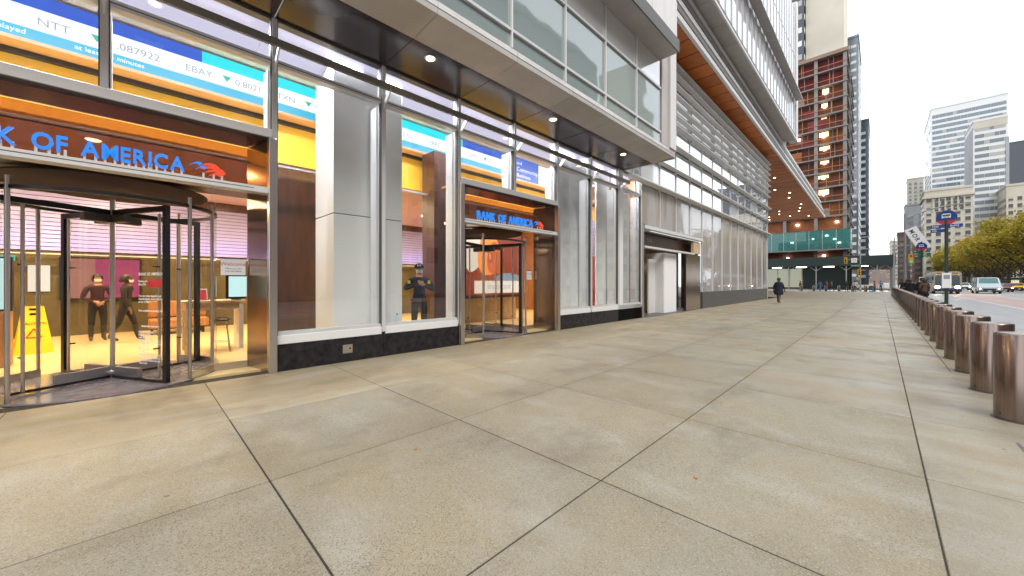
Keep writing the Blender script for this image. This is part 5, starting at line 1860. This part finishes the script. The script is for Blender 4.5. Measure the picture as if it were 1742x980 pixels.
sh = thing('sidewalk_shed', 'dark green sidewalk shed on steel posts wrapping the street corner', 'scaffold', (-8, 105.5, 0))
bx('parapet', 'shed_green', sh, -32, 2.2, 104.0, 104.15, 4.95, 6.9)
bx('parapet', 'shed_green', sh, 2.05, 2.2, 104.16, 145, 4.95, 6.9)
bx('deck', 'shed_green', sh, -32, 2.04, 104.16, 145, 4.95, 5.1)
for x in (-30, -25, -20, -14.8, -9.9, -5.0, -.4, 1.9):
    bx('post', 'pole_grey', sh, x - .09, x + .09, 104.3, 104.48, 0, 4.94)
    for s in (-1, 1):
        MB().tube((x, 104.4, 3.9), (x + s * 1.1, 104.4, 4.9), .05, .05, 6).build('brace', 'pole_grey', sh)
for y in (110, 116, 122, 128, 134, 140):
    bx('post', 'pole_grey', sh, 1.8, 1.98, y, y + .18, 0, 4.94)
for x in (-21.5, -17, -12.5, -7.8, -2.6):
    bx('strip_lamp', 'lamp_white', sh, x - .9, x + .9, 104.5, 104.65, 4.75, 4.87)


# ------------------------------------------------------------ city blocks
def tower(name, label, x0, x1, y0, y1, h, wall, win, fh=3.6, style='grid', wx=2.4, group=None, side='l', frac=.55, top=None, z00=0.0):
    t = thing(name, label, 'building', ((x0 + x1) / 2, (y0 + y1) / 2, 0), 0, group)
    bx('wall', wall, t, x0, x1, y0, y1, z00, h)
    nfl = int((h - 5 - z00) / fh)
    mf, ms = MB(), MB()
    xs_ = x0 if side == 'l' else x1
    sg_ = -1 if side == 'l' else 1
    rw = random.Random(label)
    for f in range(nfl):
        za = z00 + 4 + f * fh
        zb = za + fh * frac
        if style == 'band':
            w_ = 1.7
            for (lo, hi, mm, ax) in ((x0 + .6, x1 - .6, mf, 0), (y0 + .6, y1 - .6, ms, 1)):
                q = lo
                while q < hi - .2:
                    k_ = min(w_ * rw.choice((1, 2, 3)), hi - q)
                    mi = 1 if rw.random() < .18 else 0
                    if ax == 0:
                        mm.box(q, q + k_ - .12, y0 - .06, y0 + .02, za, zb, mi)
                    else:
                        mm.box(min(xs_, xs_ + sg_ * .06), max(xs_, xs_ + sg_ * .06), q, q + k_ - .12, za, zb, mi)
                    q += k_
        else:
            for (lo, hi, mm, ax) in ((x0, x1, mf, 0), (y0, y1, ms, 1)):
                nx = max(1, int((hi - lo - 1.0) / wx))
                g = (hi - lo) / nx
                for i in range(nx):
                    a = lo + g * (i + .5) - g * .27
                    mi = 1 if rw.random() < .25 else 0
                    zm = za + (zb - za) * (rw.uniform(.3, .7) if mi else 0)
                    for (z1_, z2_, m_) in (((za, zm, 0), (zm, zb, 1)) if mi else ((za, zb, 0),)):
                        if ax == 0:
                            mm.box(a, a + g * .54, y0 - .03, y0 + .02, z1_, z2_, m_)
                        else:
                            mm.box(min(xs_, xs_ + sg_ * .03), max(xs_, xs_ + sg_ * .03), a, a + g * .54, z1_, z2_, m_)
                    if ax == 0:
                        mm.box(a - g * .04, a + g * .58, y0 - .22, y0 + .02, za - .22, za, 2)
    o = mf.build('front_windows', [win, 'window_blind', wall], t)
    o['kind'] = 'stuff'
    o = ms.build('side_windows', [win, 'window_blind', wall], t)
    o['kind'] = 'stuff'
    bx('roof_parapet', top or wall, t, x0 - .25, x1 + .25, y0 - .25, y1 + .25, h + .002, h + 1.0)
    return t


tower('office_tower', 'tall pale glass office slab with white stepped bands', 27.3, 62.4, 420, 480, 131, 'wall_pale', 'tower_glass', 4.0, 'band', frac=.6)
b = tower('office_tower', 'striped grey and white office tower with dark blank side wall', 37.1, 49.0, 330, 358, 91, 'wall_pale', 'window_mid', 3.7, 'band', frac=.55)
bx('crown_panel', 'wall_beige', b, 37.3, 48.8, 329.85, 330.5, 87, 92.3)
bx('side_panel', 'wall_grey', b, 36.9, 37.09, 329.9, 358, 0, 88)
bx('edge_panel', 'wall_grey', b, 48.2, 49.4, 329.80, 330.2, 0, 80)
b = tower('apartment_block', 'cream stone block with rows of dark windows and a bold cornice', 15.9, 31.5, 280, 300, 47, 'wall_beige', 'window_dark', 3.4, 'grid', 2.6)
bx('cornice', 'wall_beige', b, 15.2, 32.2, 279.2, 300.5, 43.4, 44.4)
for k in range(5):
    x = 19.5 + k * 2.0
    bx('loggia_opening', 'window_dark', b, x, x + 1.3, 279.88, 279.99, 36.8, 42.6)
for k in range(6):
    x = 18.6 + k * 2.0
    bx('pilaster', 'wall_beige', b, x, x + .5, 279.7, 279.95, 36.5, 43.3)
tower('apartment_tower', 'far cream tower with stepped top behind the grey block', 18, 28.2, 500, 520, 96, 'wall_beige', 'window_mid', 3.6, 'grid', 2.6)
tower('grey_block', 'plain grey block between the street lamp and the cream stone block', 12.6, 23, 380, 400, 55, 'wall_grey', 'window_mid', 4.2, 'grid', 4)
tower('brown_block', 'small brownish block low beside the street lamp pole', 8.5, 16.5, 360, 380, 34, 'wall_brown', 'window_mid', 3.6, 'grid', 2.6)
tower('pale_block', 'low pale block at the far end of the road', 7.5, 14, 560, 600, 44, 'wall_beige', 'window_mid', 3.8, 'grid', 3)
tower('brick_block', 'reddish brick block just behind the lettered lamp board', 13, 17.5, 310, 330, 31, 'wall_brown', 'window_dark', 3.4, 'grid', 2.4)
tower('dark_tower', 'dark blue-grey slab behind the striped tower', 66.9, 110, 450, 480, 103, 'tower_dark', 'tower_dark', 4, 'band')
tower('pale_stone_block', 'cream block rising above the golden trees', 45.5, 70, 310, 330, 50, 'wall_beige', 'window_dark', 3.5, 'grid', 2.6)
tower('glass_tower', 'pale banded glass tower rising behind the construction frame', -30, -6.9, 230, 262, 113, 'tower_glass', 'wall_pale', 3.6, 'band', frac=.35, side='r')
tower('glass_tower', 'dark glass tower with scattered white panels beyond the construction frame', -40, -4.6, 300, 340, 96, 'tower_dark', 'wall_grey', 4.2, 'grid', 5.2, side='r', frac=.4)
tower('striped_tower', 'dark tower with white floor bands above the netted frame', -60, -21.8, 190, 210, 150, 'tower_dark', 'wall_pale', 5.5, 'band', frac=.4, side='r')
tower('beige_tower', 'beige ribbed tower directly above the netted frame', -21.5, -9.9, 192, 215, 150, 'wall_beige', 'wall_pale', 150, 'grid', 1.4, side='r')
tower('end_block', 'dim brown block closing the far end of the road', -30, 24, 900, 930, 42, 'wall_brown', 'window_mid', 4, 'grid', 4)
# across the road, out of frame, mirrored in the shop front and curtain wall
tower('mirrored_block', 'stone block across the road, seen mirrored in the bank glass', 28, 50, -60, 24, 30, 'wall_brown', 'window_mid', 3.8, 'grid', 3, side='l')
tower('mirrored_block', 'grey block across the road, seen mirrored above the revolving doors', 28, 50, 26, 62, 42, 'wall_grey', 'window_dark', 3.8, 'grid', 3, side='l')
b = tower('mirrored_tower', 'stepped stone tower mirrored in the far curtain wall', 30, 46, 80, 100, 34, 'wall_beige', 'window_mid', 3.6, 'grid', 2.6, side='l')
bx('step', 'wall_beige', b, 32, 44, 83, 97, 34.9, 46)
bx('step', 'wall_beige', b, 34, 42, 86, 94, 46.002, 56)
tower('mirrored_tower', 'lower stone block mirrored in the far curtain wall', 34, 50, 112, 132, 30, 'wall_beige', 'window_mid', 3.6, 'grid', 2.6, side='l')
